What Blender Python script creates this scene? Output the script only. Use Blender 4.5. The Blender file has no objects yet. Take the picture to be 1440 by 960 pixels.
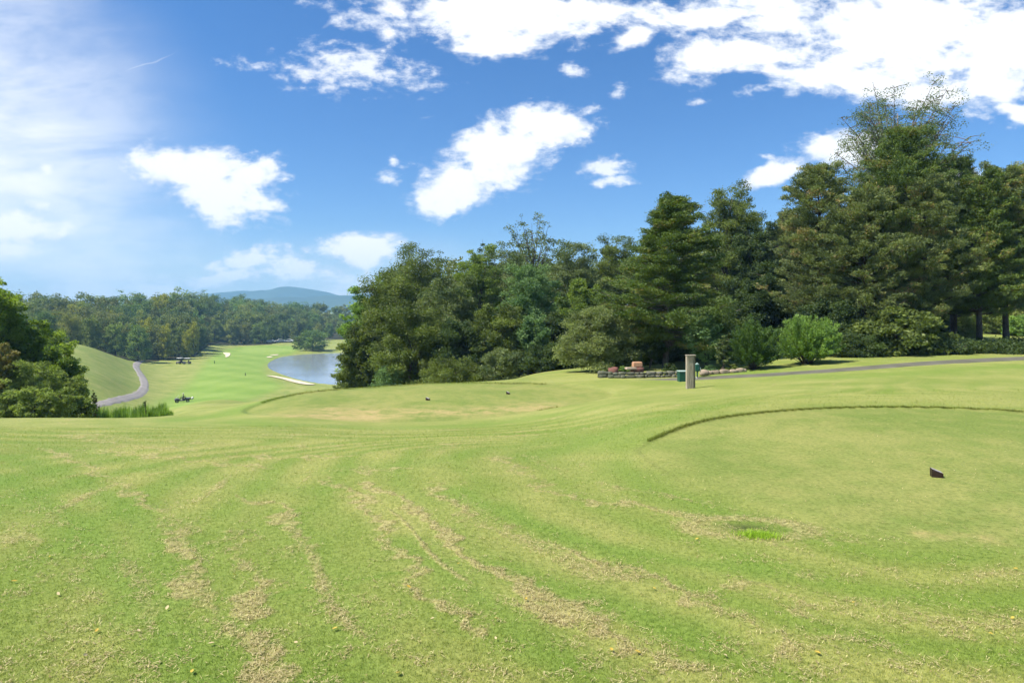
import bpy, math, random
import numpy as np
from mathutils import Vector
R = math.radians
scene = bpy.context.scene
COL = scene.collection
F, HZ, CZ = 900.0, 435.0, 1.7          # focal length (px of a 1440 px frame), horizon row, eye height

# ------------------------------------------------------------------ camera
cam_d = bpy.data.cameras.new("camera"); cam = bpy.data.objects.new("camera", cam_d); COL.objects.link(cam)
cam.location = (0, 0, CZ); cam.rotation_euler = (R(90), 0, 0)
cam_d.sensor_width = 36; cam_d.lens = F / 1440 * 36; cam_d.shift_y = -(480 - HZ) / 1440
cam_d.clip_start = 0.05; cam_d.clip_end = 20000
scene.camera = cam
scene.render.resolution_x = 1024; scene.render.resolution_y = 682
vs = scene.view_settings; vs.view_transform = 'Standard'; vs.look = 'None'; vs.gamma = 1; vs.use_curve_mapping = False
EXPOSURE = 1.15
vs.exposure = EXPOSURE
SUN_EL, SUN_AZ = 55, -108                # elevation, azimuth measured from the view direction (negative = left)
SKY_STRENGTH = 0.077
HAZE = 0.00030
cy = scene.cycles; cy.max_bounces = 6; cy.diffuse_bounces = 3; cy.glossy_bounces = 2; cy.transmission_bounces = 4; cy.transparent_max_bounces = 4; cy.volume_bounces = 0
cy.use_adaptive_sampling = True; cy.adaptive_threshold = 0.03; cy.use_denoising = True; cy.time_limit = 800; cy.caustics_reflective = False; cy.caustics_refractive = False

# ------------------------------------------------------------------ node helper
class NT:
    def __init__(s, tree):
        s.t = tree; s.n = tree.nodes; s.l = tree.links
    def new(s, kind, **kw):
        n = s.n.new(kind)
        for k, v in kw.items(): setattr(n, k, v)
        return n
    def inp(s, sock, v):
        if isinstance(v, bpy.types.NodeSocket): s.l.new(v, sock)
        elif v is not None:
            try: sock.default_value = v
            except Exception:
                sock.default_value = tuple(v) + (1.0,) if hasattr(v, '__len__') else v
    def math(s, op, a, b=None, c=None, clamp=False):
        n = s.new('ShaderNodeMath', operation=op, use_clamp=clamp)
        s.inp(n.inputs[0], a)
        if b is not None: s.inp(n.inputs[1], b)
        if c is not None: s.inp(n.inputs[2], c)
        return n.outputs[0]
    def vmath(s, op, a, b=None, out=0):
        n = s.new('ShaderNodeVectorMath', operation=op)
        s.inp(n.inputs[0], a)
        if b is not None:
            if op == 'SCALE': s.inp(n.inputs['Scale'], b)
            else: s.inp(n.inputs[1], b)
        return n.outputs[out]
    def mix(s, f, a, b, mode='MIX'):
        n = s.new('ShaderNodeMix', data_type='RGBA', blend_type=mode)
        s.inp(n.inputs[0], f)
        for k, v in ((6, a), (7, b)):
            if isinstance(v, tuple) and len(v) == 3: v = v + (1.0,)
            s.inp(n.inputs[k], v)
        return n.outputs[2]
    def noise(s, vec, scale, detail=4, rough=.5, dist=0.0, col=False):
        n = s.new('ShaderNodeTexNoise'); s.inp(n.inputs['Vector'], vec)
        n.inputs['Scale'].default_value = scale; n.inputs['Detail'].default_value = detail
        n.inputs['Roughness'].default_value = rough; n.inputs['Distortion'].default_value = dist
        return n.outputs[1 if col else 0]
    def ramp(s, v, a, b, c=0.0, d=1.0, smooth=True):
        n = s.new('ShaderNodeMapRange', interpolation_type='SMOOTHSTEP' if smooth else 'LINEAR')
        s.inp(n.inputs[0], v)
        for i, x in enumerate((a, b, c, d)): s.inp(n.inputs[i + 1], x)
        return n.outputs[0]
    def attr(s, name):
        return s.new('ShaderNodeAttribute', attribute_name=name).outputs['Fac']

# ------------------------------------------------------------------ world: sky with clouds by direction
world = bpy.data.worlds.new("World"); scene.world = world; world.use_nodes = True
W = NT(world.node_tree); W.n.clear()
out = W.new('ShaderNodeOutputWorld'); bg = W.new('ShaderNodeBackground'); W.l.new(bg.outputs[0], out.inputs[0])
sky = W.new('ShaderNodeTexSky', sky_type='NISHITA'); sky.sun_disc = False
sky.sun_elevation = R(SUN_EL); sky.sun_rotation = R(SUN_AZ)
sky.altitude = 200; sky.air_density = 1.0; sky.dust_density = 0.3; sky.ozone_density = 2.5
tc = W.new('ShaderNodeTexCoord'); sep = W.new('ShaderNodeSeparateXYZ'); W.l.new(tc.outputs['Generated'], sep.inputs[0])
dx, dy, dz = sep.outputs
ysafe = W.math('MAXIMUM', dy, 0.08)
u = W.math('DIVIDE', dx, ysafe); v = W.math('DIVIDE', dz, ysafe)
comb = W.new('ShaderNodeCombineXYZ'); W.l.new(u, comb.inputs[0]); W.l.new(v, comb.inputs[1]); P = comb.outputs[0]
front = W.ramp(dy, 0.1, 0.3)
pst = W.new('ShaderNodeMapping'); W.l.new(P, pst.inputs[0]); pst.inputs['Scale'].default_value = (1, 1.7, 1)
wrp = W.noise(pst.outputs[0], 5.0, 3, .5, col=True)
wv = W.vmath('SCALE', W.vmath('SUBTRACT', wrp, (.5, .5, .5)), 0.07)
Pw = W.vmath('ADD', P, wv)
n1 = W.noise(pst.outputs[0], 9.0, 8, .62, .25)
n2 = W.noise(pst.outputs[0], 38.0, 4, .6)
def blob(cx, cy, rx, ry, rot=0.0):
    m = W.new('ShaderNodeMapping', vector_type='TEXTURE'); W.l.new(Pw, m.inputs[0])
    m.inputs['Location'].default_value = ((cx - 720) / F, (HZ - cy) / F, 0)
    m.inputs['Rotation'].default_value = (0, 0, R(rot)); m.inputs['Scale'].default_value = (rx / F, ry / F, 1)
    return W.vmath('LENGTH', m.outputs[0], out=1)
def field(blobs):
    acc = None
    for b in blobs:
        s = b[5] if len(b) > 5 else 1.0
        e = W.math('MULTIPLY_ADD', blob(*b[:5]), -s if s >= 1 else -1.0, s)
        acc = e if acc is None else W.math('MAXIMUM', acc, e)
    return acc
solid = [(1270,40,330,80,-3),(1040,80,110,36,0),(1400,90,150,72,0),(1190,115,130,34,-8),(1320,132,60,30,0),(1000,20,110,20,0),
 (700,22,215,46,-4),(700,62,72,24,-5),(860,18,130,26,0),(880,55,46,22,20),(560,10,44,18,-15),
 (640,262,68,46,30),(705,218,95,52,25),(765,180,72,42,15),
 (235,232,72,40,-10),(325,280,84,48,-10),(362,252,50,36,20),(290,240,70,42,0),
 (512,352,70,22,0),(1425,155,42,14,0),(30,314,75,22,0),
 (1100,238,66,22,14),(1165,212,52,26,0),(1330,250,80,26,0),(1225,215,50,24,0)]
wispy = [(505,97,120,42,-4,.78),(430,92,80,20,-6,.62),(350,82,90,16,0,.5),(828,150,26,12,20,.7),(805,195,30,24,20,.6),
 (430,377,66,24,0,1.1),(345,366,58,24,10,1.1),(225,398,50,20,0,1.2),(320,388,80,18,5,.9),(490,394,120,24,0,.7),(130,407,80,14,0,1.0),
 (545,248,30,15,10,.6),(803,98,28,11,0,.42),(865,121,22,20,0,.55),(848,233,60,17,8,.66),(852,251,40,11,0,.6),(552,222,10,12,0,.6),
 (400,253,12,8,0,.5),(395,282,14,10,0,.5),(12,350,50,16,0,1.0),(985,135,28,10,0,.36),(1060,128,50,10,-5,.5),(60,285,50,22,0,.5),
 (1060,245,40,12,0,.5),(60,232,20,14,0,.5),(610,165,40,10,10,.3),(1080,212,30,10,0,.3)]
fs = W.math('ADD', field(solid), W.math('MULTIPLY_ADD', n1, 2.6, -1.20))
fs = W.math('ADD', fs, W.math('MULTIPLY_ADD', n2, .95, -.48))
a_solid = W.ramp(fs, -0.04, 0.62)
fw = W.math('ADD', field(wispy), W.math('MULTIPLY_ADD', n1, 2.4, -1.05))
fw = W.math('ADD', fw, W.math('MULTIPLY_ADD', n2, 2.2, -1.12))
a_wisp = W.ramp(fw, -0.05, 0.95, 0, .86)
# thin bright veil on the left (thin cirrus), built from soft blobs and streaky noise
st = W.new('ShaderNodeMapping'); W.l.new(P, st.inputs[0]); st.inputs['Rotation'].default_value = (0, 0, R(35)); st.inputs['Scale'].default_value = (1, 4, 1)
n3 = W.noise(st.outputs[0], 3.5, 6, .55, .4)
veil = W.math('MAXIMUM', W.ramp(blob(-130, 200, 560, 420, -35), 0.2, 1.0, 1.0, 0), W.ramp(blob(100, 400, 400, 130, 0), 0.0, 1.0, .78, 0))
veil = W.math('MAXIMUM', veil, W.ramp(blob(420, 420, 560, 110, 0), 0.1, 1.0, .50, 0))
veil = W.math('MULTIPLY', veil, W.ramp(n3, .3, .66, .55, 1.0))
trail = W.ramp(blob(208, 93, 46, 1.7, 30), 0.3, 1.1, .28, 0)
def lay(a, b): # 1-(1-a)(1-b)
    return W.math('SUBTRACT', 1.0, W.math('MULTIPLY', W.math('SUBTRACT', 1.0, a), W.math('SUBTRACT', 1.0, b)))
alpha = lay(lay(a_solid, a_wisp), lay(veil, trail))
n4 = W.noise(tc.outputs['Generated'], 4.0, 8, .6, .4)
back = W.math('MULTIPLY', W.ramp(n4, .5, .66), W.ramp(dz, 0.0, .15))
alpha = W.math('ADD', W.math('MULTIPLY', alpha, front), W.math('MULTIPLY', back, W.math('SUBTRACT', 1.0, front)), clamp=True)
hs = W.new('ShaderNodeHueSaturation'); W.l.new(sky.outputs[0], hs.inputs['Color']); hs.inputs['Saturation'].default_value = 1.18
hs.inputs['Value'].default_value = 1.0
skyc = W.mix(1.0, hs.outputs[0], W.mix(W.ramp(dz, 0.0, .42, 0, 1, False), (.60, .69, .86), (.57, .76, .94)), 'MULTIPLY')
CW = 6.9
shade = W.mix(W.ramp(W.math('ADD', W.math('MAXIMUM', W.math('MAXIMUM', fs, W.math('SUBTRACT', fw, .1)), W.math('MULTIPLY', veil, 1.1)), W.math('MULTIPLY_ADD', W.noise(pst.outputs[0], 14.0, 5, .6), 1.6, -.8)), 0.0, 0.7), (CW * .74, CW * .80, CW * .92), (CW * 1.0, CW * 1.01, CW * 1.04))
final = W.mix(alpha, skyc, shade)
W.l.new(final, bg.inputs[0]); bg.inputs[1].default_value = SKY_STRENGTH
world.cycles.sampling_method = 'MANUAL'; world.cycles.sample_map_resolution = 512

# ------------------------------------------------------------------ sun
sd = bpy.data.lights.new("sun", 'SUN'); sd.energy = 4.2; sd.angle = R(0.8); sd.color = (1, .95, .86)
sun = bpy.data.objects.new("sun", sd); COL.objects.link(sun)
sdir = Vector((math.sin(R(SUN_AZ)) * math.cos(R(SUN_EL)), math.cos(R(SUN_AZ)) * math.cos(R(SUN_EL)), math.sin(R(SUN_EL))))
sun.rotation_euler = sdir.to_track_quat('Z', 'Y').to_euler(); sun.location = (0, 0, 60)

# ------------------------------------------------------------------ object helpers
def mesh(name, V, Fc, mat=None, parent=None, smooth=False, attrs=None):
    """V (n,3), Fc list of tuples or (m,k) array"""
    me = bpy.data.meshes.new(name)
    V = np.asarray(V, dtype=np.float32)
    if isinstance(Fc, np.ndarray):
        m, k = Fc.shape
        me.vertices.add(len(V)); me.vertices.foreach_set('co', V.ravel())
        me.loops.add(m * k); me.loops.foreach_set('vertex_index', Fc.astype(np.int32).ravel())
        me.polygons.add(m); me.polygons.foreach_set('loop_start', np.arange(0, m * k, k, dtype=np.int32))
        me.update(calc_edges=True)
    else:
        me.from_pydata([tuple(map(float, p)) for p in V], [], [tuple(f) for f in Fc]); me.update()
    if smooth: me.polygons.foreach_set('use_smooth', np.ones(len(me.polygons), dtype=bool))
    for nm, (dom, data) in (attrs or {}).items():
        a = me.attributes.new(nm, 'FLOAT', dom); a.data.foreach_set('value', np.asarray(data, dtype=np.float32))
    if mat: me.materials.append(mat)
    o = bpy.data.objects.new(name, me); COL.objects.link(o)
    if parent: o.parent = parent
    return o
def tag(o, label=None, cat=None, group=None, kind=None):
    if label: o['label'] = label
    if cat: o['category'] = cat
    if group: o['group'] = group
    if kind: o['kind'] = kind
    return o
def thing(name, label, cat, loc, rz=0, group=None):
    o = bpy.data.objects.new(name, None); COL.objects.link(o); o.empty_display_size = .3
    o.location = loc; o.rotation_euler = (0, 0, rz)
    return tag(o, label, cat, group)
def copy_tree(o, parent=None):
    c = o.copy(); COL.objects.link(c); c.parent = parent
    for ch in list(o.children): copy_tree(ch, c)
    return c
class MB:
    def __init__(s): s.v = []; s.f = []
    def add(s, V, Fc):
        k = len(s.v); s.v += [tuple(p) for p in V]; s.f += [tuple(i + k for i in f) for f in Fc]; return s
    def box(s, c, d, rz=0, taper=1.0, b=0.0, tilt=0):
        """chamfered box"""
        x, y, z = [q / 2 for q in d]; b = min(b, x * .9, y * .9, z * .9)
        pts = []
        if b <= 0:
            lv = [(-z, x, y), (z, x * taper, y * taper)]
            rings = [[(-a, -e, h), (a, -e, h), (a, e, h), (-a, e, h)] for h, a, e in lv]
        else:
            rings = []
            for h, sx in ((-z, b), (-z + b, 0), (z - b, 0), (z, b)):
                t = 1 if h < 0 else taper
                X, Y = (x - sx) * t, (y - sx) * t
                rings.append([(-X + b, -Y, h), (X - b, -Y, h), (X, -Y + b, h), (X, Y - b, h), (X - b, Y, h), (-X + b, Y, h), (-X, Y - b, h), (-X, -Y + b, h)])
        n = len(rings[0]); cr, sr = math.cos(rz), math.sin(rz)
        V = []
        for r_ in rings:
            for (a, e, h) in r_:
                if tilt: e, h = e * math.cos(tilt) - h * math.sin(tilt), e * math.sin(tilt) + h * math.cos(tilt)
                V.append((c[0] + a * cr - e * sr, c[1] + a * sr + e * cr, c[2] + h))
        Fc = [tuple(range(n - 1, -1, -1)), tuple(range(len(V) - n, len(V)))]
        for k in range(len(rings) - 1):
            for i in range(n): Fc.append((k * n + i, k * n + (i + 1) % n, (k + 1) * n + (i + 1) % n, (k + 1) * n + i))
        return s.add(V, Fc)
    def tube(s, pts, rad, n=8, cap=True):
        pts = [Vector(p) for p in pts]
        if not hasattr(rad, '__len__'): rad = [rad] * len(pts)
        V = []; Fc = []
        for i, p in enumerate(pts):
            t = (pts[min(i + 1, len(pts) - 1)] - pts[max(i - 1, 0)]).normalized()
            a = t.cross(Vector((0, 0, 1)) if abs(t.z) < .9 else Vector((1, 0, 0))).normalized(); b = t.cross(a)
            for k in range(n):
                an = 2 * math.pi * k / n; V.append(p + (a * math.cos(an) + b * math.sin(an)) * rad[i])
        for i in range(len(pts) - 1):
            for k in range(n): Fc.append((i * n + k, (i + 1) * n + k, (i + 1) * n + (k + 1) % n, i * n + (k + 1) % n))
        if cap: Fc += [tuple(range(n)), tuple(range(len(V) - 1, len(V) - n - 1, -1))]
        return s.add(V, Fc)
    def cyl(s, c, r, h, n=16, axis='z', r2=None):
        d = {'x': Vector((1, 0, 0)), 'y': Vector((0, 1, 0)), 'z': Vector((0, 0, 1))}[axis] * h / 2
        c = Vector(c); return s.tube([c - d, c + d], [r, r if r2 is None else r2], n)
    def build(s, name, mat, parent=None, smooth=False):
        return mesh(name, np.array(s.v), s.f, mat, parent, smooth)

# ------------------------------------------------------------------ materials
def mat(name):
    m = bpy.data.materials.new(name); m.use_nodes = True; n = NT(m.node_tree)
    b = m.node_tree.nodes['Principled BSDF']; b.inputs['Specular IOR Level'].default_value = .3
    return m, n, b
def simple(name, c, rough=.6, c2=None, scale=20, metal=0, bump=0, stretch=(1, 1, 1), detail=5):
    m, n, b = mat(name); tcn = n.new('ShaderNodeTexCoord'); mp = n.new('ShaderNodeMapping'); n.l.new(tcn.outputs['Object'], mp.inputs[0])
    mp.inputs['Scale'].default_value = stretch
    nz = n.noise(mp.outputs[0], scale, detail, .6)
    c2 = c2 or tuple(x * .7 for x in c)
    n.l.new(n.mix(n.ramp(nz, .3, .7), c, c2), b.inputs['Base Color'])
    b.inputs['Roughness'].default_value = rough; b.inputs['Metallic'].default_value = metal
    if bump:
        bp = n.new('ShaderNodeBump'); bp.inputs['Strength'].default_value = bump; bp.inputs['Distance'].default_value = .02
        n.l.new(nz, bp.inputs['Height']); n.l.new(bp.outputs[0], b.inputs['Normal'])
    return m
def leaf_mat(name, dark, light, trans=.35, rnd=.0, alt=None, rough=.55, spec=.25):
    """tone attribute (per leaf clump) chooses between two leaf colours; alt = colour some clumps turn"""
    m = bpy.data.materials.new(name); m.use_nodes = True; n = NT(m.node_tree); n.n.clear()
    o = n.new('ShaderNodeOutputMaterial'); t = n.attr('tone')
    c = n.mix(t, dark, light)
    if alt is not None: c = n.mix(n.ramp(t, .86, .97), c, alt)
    if rnd:
        oi = n.new('ShaderNodeObjectInfo')
        hsv = n.new('ShaderNodeHueSaturation'); n.l.new(c, hsv.inputs['Color'])
        n.l.new(n.math('MULTIPLY_ADD', oi.outputs['Random'], -.075 * rnd, .5 + .03 * rnd), hsv.inputs['Hue'])
        r2 = n.math('FRACT', n.math('MULTIPLY', oi.outputs['Random'], 17.3))
        n.l.new(n.math('MULTIPLY_ADD', r2, .7 * rnd, 1 - .35 * rnd), hsv.inputs['Value'])
        c = hsv.outputs[0]
    pb = n.new('ShaderNodeBsdfPrincipled'); n.l.new(c, pb.inputs['Base Color']); pb.inputs['Roughness'].default_value = rough
    pb.inputs['Specular IOR Level'].default_value = spec
    tr = n.new('ShaderNodeBsdfTranslucent'); n.l.new(n.mix(1.0, c, (1.25, 1.35, .6), 'MULTIPLY'), tr.inputs[0])
    mx = n.new('ShaderNodeMixShader'); mx.inputs[0].default_value = trans
    n.l.new(pb.outputs[0], mx.inputs[1]); n.l.new(tr.outputs[0], mx.inputs[2]); n.l.new(mx.outputs[0], o.inputs[0])
    return m
M = {}
M['bark'] = simple('bark', (.11, .085, .062), .9, (.045, .034, .026), 9, bump=.6, stretch=(3, 3, .6))
M['bark_pale'] = simple('bark_pale', (.24, .2, .17), .9, (.07, .05, .04), 7, bump=.6, stretch=(4, 4, .5))
M['leaf_mid'] = leaf_mat('leaf_mid', (0.072, 0.101, 0.021), (0.181, 0.228, 0.043))
M['leaf_yellow'] = leaf_mat('leaf_yellow', (0.087, 0.138, 0.022), (0.217, 0.290, 0.043))
M['leaf_grey'] = leaf_mat('leaf_grey', (0.085, 0.124, 0.042), (0.206, 0.246, 0.083))
M['leaf_teal'] = leaf_mat('leaf_teal', (0.076, 0.152, 0.049), (0.213, 0.317, 0.111))
M['leaf_bright'] = leaf_mat('leaf_bright', (0.103, 0.184, 0.033), (0.254, 0.383, 0.075))
M['leaf_autumn'] = leaf_mat('leaf_autumn', (.12, .13, .04), (.28, .23, .07))
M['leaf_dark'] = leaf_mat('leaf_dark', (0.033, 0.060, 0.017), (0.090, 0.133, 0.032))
M['cedar'] = leaf_mat('cedar', (0.060, 0.099, 0.021), (0.170, 0.235, 0.043), .25, alt=(0.226, 0.190, 0.054))
M['cedar_grey'] = leaf_mat('cedar_grey', (0.085, 0.115, 0.039), (0.221, 0.266, 0.071), .25, alt=(0.325, 0.232, 0.091))
M['far_leaf'] = leaf_mat('far_leaf', (0.086, 0.133, 0.040), (0.233, 0.288, 0.067), .3, rnd=1.0)
M['leaf_garden'] = leaf_mat('leaf_garden', (.10, .13, .045), (.25, .29, .10), .4)
M['leaf_bank'] = leaf_mat('leaf_bank', (.11, .18, .03), (.32, .40, .06), .5)
M['leaf_bank_dull'] = leaf_mat('leaf_bank_dull', (.15, .20, .05), (.32, .38, .11), .5)
M['far_yellow'] = leaf_mat('far_yellow', (0.167, 0.192, 0.025), (0.434, 0.416, 0.049), .3)
M['bramble'] = leaf_mat('bramble', (0.094, 0.160, 0.038), (0.246, 0.358, 0.079))

def lawn_colour(n, pos, tone=None):
    """colour of the grass from the surface attributes; pos = world position"""
    big = n.noise(pos, .35, 5, .6, .3); mid = n.noise(pos, 2.2, 6, .65); fine = n.noise(pos, 26, 6, .7)
    th, lu, te, dr, ed, sp, fl, fw_ = [n.attr(k) for k in ('thatch', 'lush', 'tee', 'dry', 'edge', 'stripe', 'floor', 'fair')]
    mo = n.attr('mow')
    c = n.mix(n.ramp(big, .35, .65), (.205, .246, .054), (.300, .304, .092))
    c = n.mix(n.ramp(mo, 0.0, 1.0, 0, .62), c, (.165, .245, .038))
    c = n.mix(n.ramp(mo, 0.0, -1.0, 0, .4), c, (.36, .35, .11))
    c = n.mix(n.math('MULTIPLY', lu, .85), c, (.155, .240, .038))
    c = n.mix(n.math('MULTIPLY', te, .9), c, n.mix(n.ramp(n.math('ADD', n.math('MULTIPLY', mid, .6), n.math('MULTIPLY', big, .5)), .42, .68), (.165, .215, .045), (.265, .268, .078)))
    c = n.mix(fw_, c, n.mix(sp, (.175, .270, .042), (.245, .325, .07)))
    dd = n.math('MULTIPLY', dr, n.ramp(n.math('ADD', mid, n.math('MULTIPLY', big, .5)), .55, .95))
    c = n.mix(dd, c, (.42, .32, .14))
    pm = n.math('ADD', n.math('MULTIPLY', mid, .75), n.math('MULTIPLY', fine, .35))
    tt = n.ramp(n.math('ADD', n.math('MULTIPLY', th, .85), n.math('MULTIPLY_ADD', pm, 1.6, -.9)), .28, .85)
    c = n.mix(n.math('MULTIPLY', tt, .68), c, n.mix(n.ramp(fine, .35, .65), (.30, .235, .105), (.46, .40, .18)))
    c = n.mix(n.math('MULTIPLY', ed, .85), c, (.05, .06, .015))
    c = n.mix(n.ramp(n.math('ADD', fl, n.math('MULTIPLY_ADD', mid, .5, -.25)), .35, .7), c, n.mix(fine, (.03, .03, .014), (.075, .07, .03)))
    rows = n.new('ShaderNodeMapping'); n.l.new(pos, rows.inputs[0]); rows.inputs['Scale'].default_value = (1.0, 3.0, 1.0)
    rn = n.noise(rows.outputs[0], 3.2, 6, .72, .6)
    c = n.mix(n.ramp(rn, .56, .74, 0, .42), c, n.mix(1.0, c, (.86, .70, .55), 'MULTIPLY'))
    c = n.mix(n.ramp(rn, .42, .28, 0, .4), c, n.mix(1.0, c, (1.25, 1.15, 1.2), 'MULTIPLY'))
    f2 = n.noise(pos, 55, 5, .75); c = n.mix(n.ramp(f2, .52, .68, 0, .6), c, n.mix(1.0, c, (.40, .46, .32), 'MULTIPLY')); c = n.mix(n.ramp(f2, .45, .32, 0, .4), c, n.mix(1.0, c, (1.35, 1.3, 1.3), 'MULTIPLY'))
    # fine mottling: blades, soil between them
    c = n.mix(n.ramp(fine, .3, .62, .8, 0), c, n.mix(1.0, c, (.48, .56, .42), 'MULTIPLY'))
    return c, fine, mid, tt
def lawn_mat(name, blades=False):
    m = bpy.data.materials.new(name); m.use_nodes = True; n = NT(m.node_tree); n.n.clear()
    o = n.new('ShaderNodeOutputMaterial'); g = n.new('ShaderNodeNewGeometry')
    c, fine, mid, tt = lawn_colour(n, g.outputs['Position'])
    pb = n.new('ShaderNodeBsdfPrincipled'); pb.inputs['Roughness'].default_value = .75; pb.inputs['Specular IOR Level'].default_value = .12
    if blades:
        t = n.attr('tone')
        c = n.mix(n.ramp(t, .0, .5), n.mix(1.0, c, (.48, .60, .42), 'MULTIPLY'), n.mix(1.0, c, (1.45, 1.4, 1.2), 'MULTIPLY'))
        c = n.mix(n.ramp(t, .80, .97, 0, .75), c, (.44, .40, .20))
        n.l.new(c, pb.inputs['Base Color'])
        tr = n.new('ShaderNodeBsdfTranslucent'); n.l.new(n.mix(1.0, c, (1.1, 1.2, .7), 'MULTIPLY'), tr.inputs[0])
        mx = n.new('ShaderNodeMixShader'); mx.inputs[0].default_value = .35
        n.l.new(pb.outputs[0], mx.inputs[1]); n.l.new(tr.outputs[0], mx.inputs[2]); n.l.new(mx.outputs[0], o.inputs[0])
    else:
        n.l.new(c, pb.inputs['Base Color'])
        v1 = n.noise(g.outputs['Position'], 90, 4, .7)
        h = n.math('ADD', n.math('MULTIPLY', fine, .6), n.math('ADD', n.math('MULTIPLY', v1, .35), n.math('MULTIPLY', tt, .6)))
        bp = n.new('ShaderNodeBump'); bp.inputs['Strength'].default_value = .55; bp.inputs['Distance'].default_value = .035
        n.l.new(h, bp.inputs['Height']); n.l.new(bp.outputs[0], pb.inputs['Normal']); n.l.new(pb.outputs[0], o.inputs[0])
    return m
M['lawn'] = lawn_mat('lawn'); M['blades'] = lawn_mat('grass_blades', True)

# ------------------------------------------------------------------ terrain height
def pX(px, Y): return (px - 720) / F * Y
def zpix(py, Y): return CZ - (py - HZ) / F * Y
ctl = []
def c_vis(px, *pairs):
    for py, Y in pairs: ctl.append((pX(px, Y), Y, zpix(py, Y)))
def c_hid(px, *pairs):
    for Y, z in pairs: ctl.append((pX(px, Y), Y, z))
c_vis(-500, (640, 8.6), (600, 15)); c_hid(-500, (30, -3.5), (60, -5.5), (150, -8), (280, -9), (400, -9))
c_vis(-200, (700, 6.0), (640, 8.6), (600, 15.5)); c_hid(-200, (24, -2.6), (34, -5), (60, -6.5), (150, -7), (280, -8))
for px in (0,): c_vis(px, (960, 2.9), (800, 4.2), (700, 6.0), (640, 8.8), (605, 15), (590, 22)); c_hid(px, (30, -4.4), (38, -5.2), (60, -6), (110, -7.2), (160, -7.4), (220, -8.5), (280, -9))
c_vis(100, (640, 8.8), (605, 15), (589, 22.5)); c_hid(100, (31, -4.8), (40, -6.2), (60, -8.8), (80, -9.6)); c_vis(130, (540, 95), (520, 120), (497, 150)); c_hid(110, (165, -7.2), (220, -10.5), (290, -10))
c_vis(190, (700, 6.0), (640, 8.7), (605, 14.6), (587, 23)); c_hid(190, (33, -5.2), (45, -6.6), (65, -9.9)); c_vis(178, (566, 92), (548, 115), (520, 152)); c_vis(195, (507, 200)); c_hid(190, (240, -13), (290, -10))
c_vis(150, (530, 115), (500, 160))
c_vis(257, (640, 8.6), (605, 14.4), (587, 21), (576, 33), (571, 60), (566, 105), (556, 123), (540, 146), (512, 200)); c_hid(257, (80, -10.2), (240, -14), (300, -10.5))
c_vis(330, (960, 2.9), (800, 4.2), (700, 6.0), (645, 8.4), (605, 14), (588, 19), (572, 31), (562, 70), (545, 135), (520, 180), (500, 235), (488, 290)); c_hid(330, (48, -6.0), (340, -13.5), (400, -9), (100, -12.6))
c_vis(400, (603, 14.2), (487, 300), (500, 240), (560, 36)); c_hid(400, (60, -8.3), (90, -12.6), (340, -13), (400, -10), (120, -14.8))
c_hid(470, (36, -3.4), (60, -8.2), (100, -13.8), (140, -15.4), (350, -14.8), (410, -12)); c_vis(470, (488, 300), (960, 2.9), (800, 4.2), (700, 6), (640, 8.6), (612, 12.5))
c_hid(560, (34, -3.0), (50, -6.5), (90, -12), (150, -15), (300, -14.5), (400, -13))
c_hid(650, (34, -2.4), (42, -4.2), (60, -6.5), (100, -10), (200, -12)); 
c_vis(650, (960, 2.9), (800, 4.2), (700, 5.95), (650, 7.6), (615, 11))
for px, py in ((360, 577), (500, 590), (600, 591), (700, 584), (800, 567), (860, 553), (780, 540), (680, 538), (580, 539), (500, 545), (420, 553), (600, 565), (720, 560), (500, 568)):
    Y = (CZ + 1.5) * F / (py - HZ); ctl.append((pX(px, Y), Y, -1.5))
c_vis(760, (527, 35), (523, 40)); c_hid(760, (50, -3.2), (80, -6))
c_vis(780, (960, 2.9), (800, 4.3), (700, 6.0), (640, 8.5), (600, 14.0))
c_vis(860, (700, 6.0), (640, 8.5), (590, 13.4), (565, 18.5), (533, 28.5), (521, 33.5)); c_hid(860, (50, -2.6), (80, -4))
c_vis(970, (960, 2.95), (800, 4.4), (700, 6.0), (620, 8.9), (575, 13.8), (546, 23.5), (533, 28), (518, 33.5)); c_hid(970, (50, -1.6), (80, -2.6), (120, -4))
c_vis(1100, (545, 19), (525, 27.5), (512, 32)); c_hid(1100, (50, -1.0), (80, -1))
for px, py in ((960, 700), (920, 650), (905, 625), (960, 594), (1080, 577), (1200, 571), (1330, 572), (1440, 578), (1440, 700), (1440, 640), (1200, 650), (1300, 740), (1150, 735), (1050, 720)):
    Y = (CZ + .06) * F / (py - HZ); ctl.append((pX(px, Y), Y, -.06))
c_vis(1200, (960, 2.95), (800, 4.4), (555, 14.4), (540, 18.5), (518, 27.5), (505, 32), (497, 36)); c_hid(1200, (60, -.3), (90, 0))
c_vis(1440, (960, 2.95), (800, 4.4), (560, 13.4), (535, 19), (507, 28.5), (498, 33), (487, 42)); c_hid(1440, (60, -.2), (90, .5), (160, 1))
c_vis(1800, (800, 4.4), (560, 13.0), (520, 22), (498, 33)); c_hid(1800, (60, .5), (90, 1))
for p in ((0, -4, .05), (0, 0, 0), (-4, 0, 0), (4, 0, 0), (0, -20, .6), (-20, -10, .2), (20, -10, .6), (0, -60, 2), (-60, -30, 0), (60, -30, 2), (-60, 20, -3.5), (60, 20, 1),
          (0, -400, 5), (-400, 0, -6), (400, 0, 2), (-300, 300, -8), (300, 300, -6), (0, 700, -9), (-700, 700, -8), (700, 700, -8), (0, 3500, -8), (-3500, 1000, -8), (3500, 1000, -8), (0, -3500, 0), (-2500, 2500, -8), (2500, 2500, -8), (150, 150, -5), (100, 100, -2.5)): ctl.append(p)
ctl = np.array(ctl, float)
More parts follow.
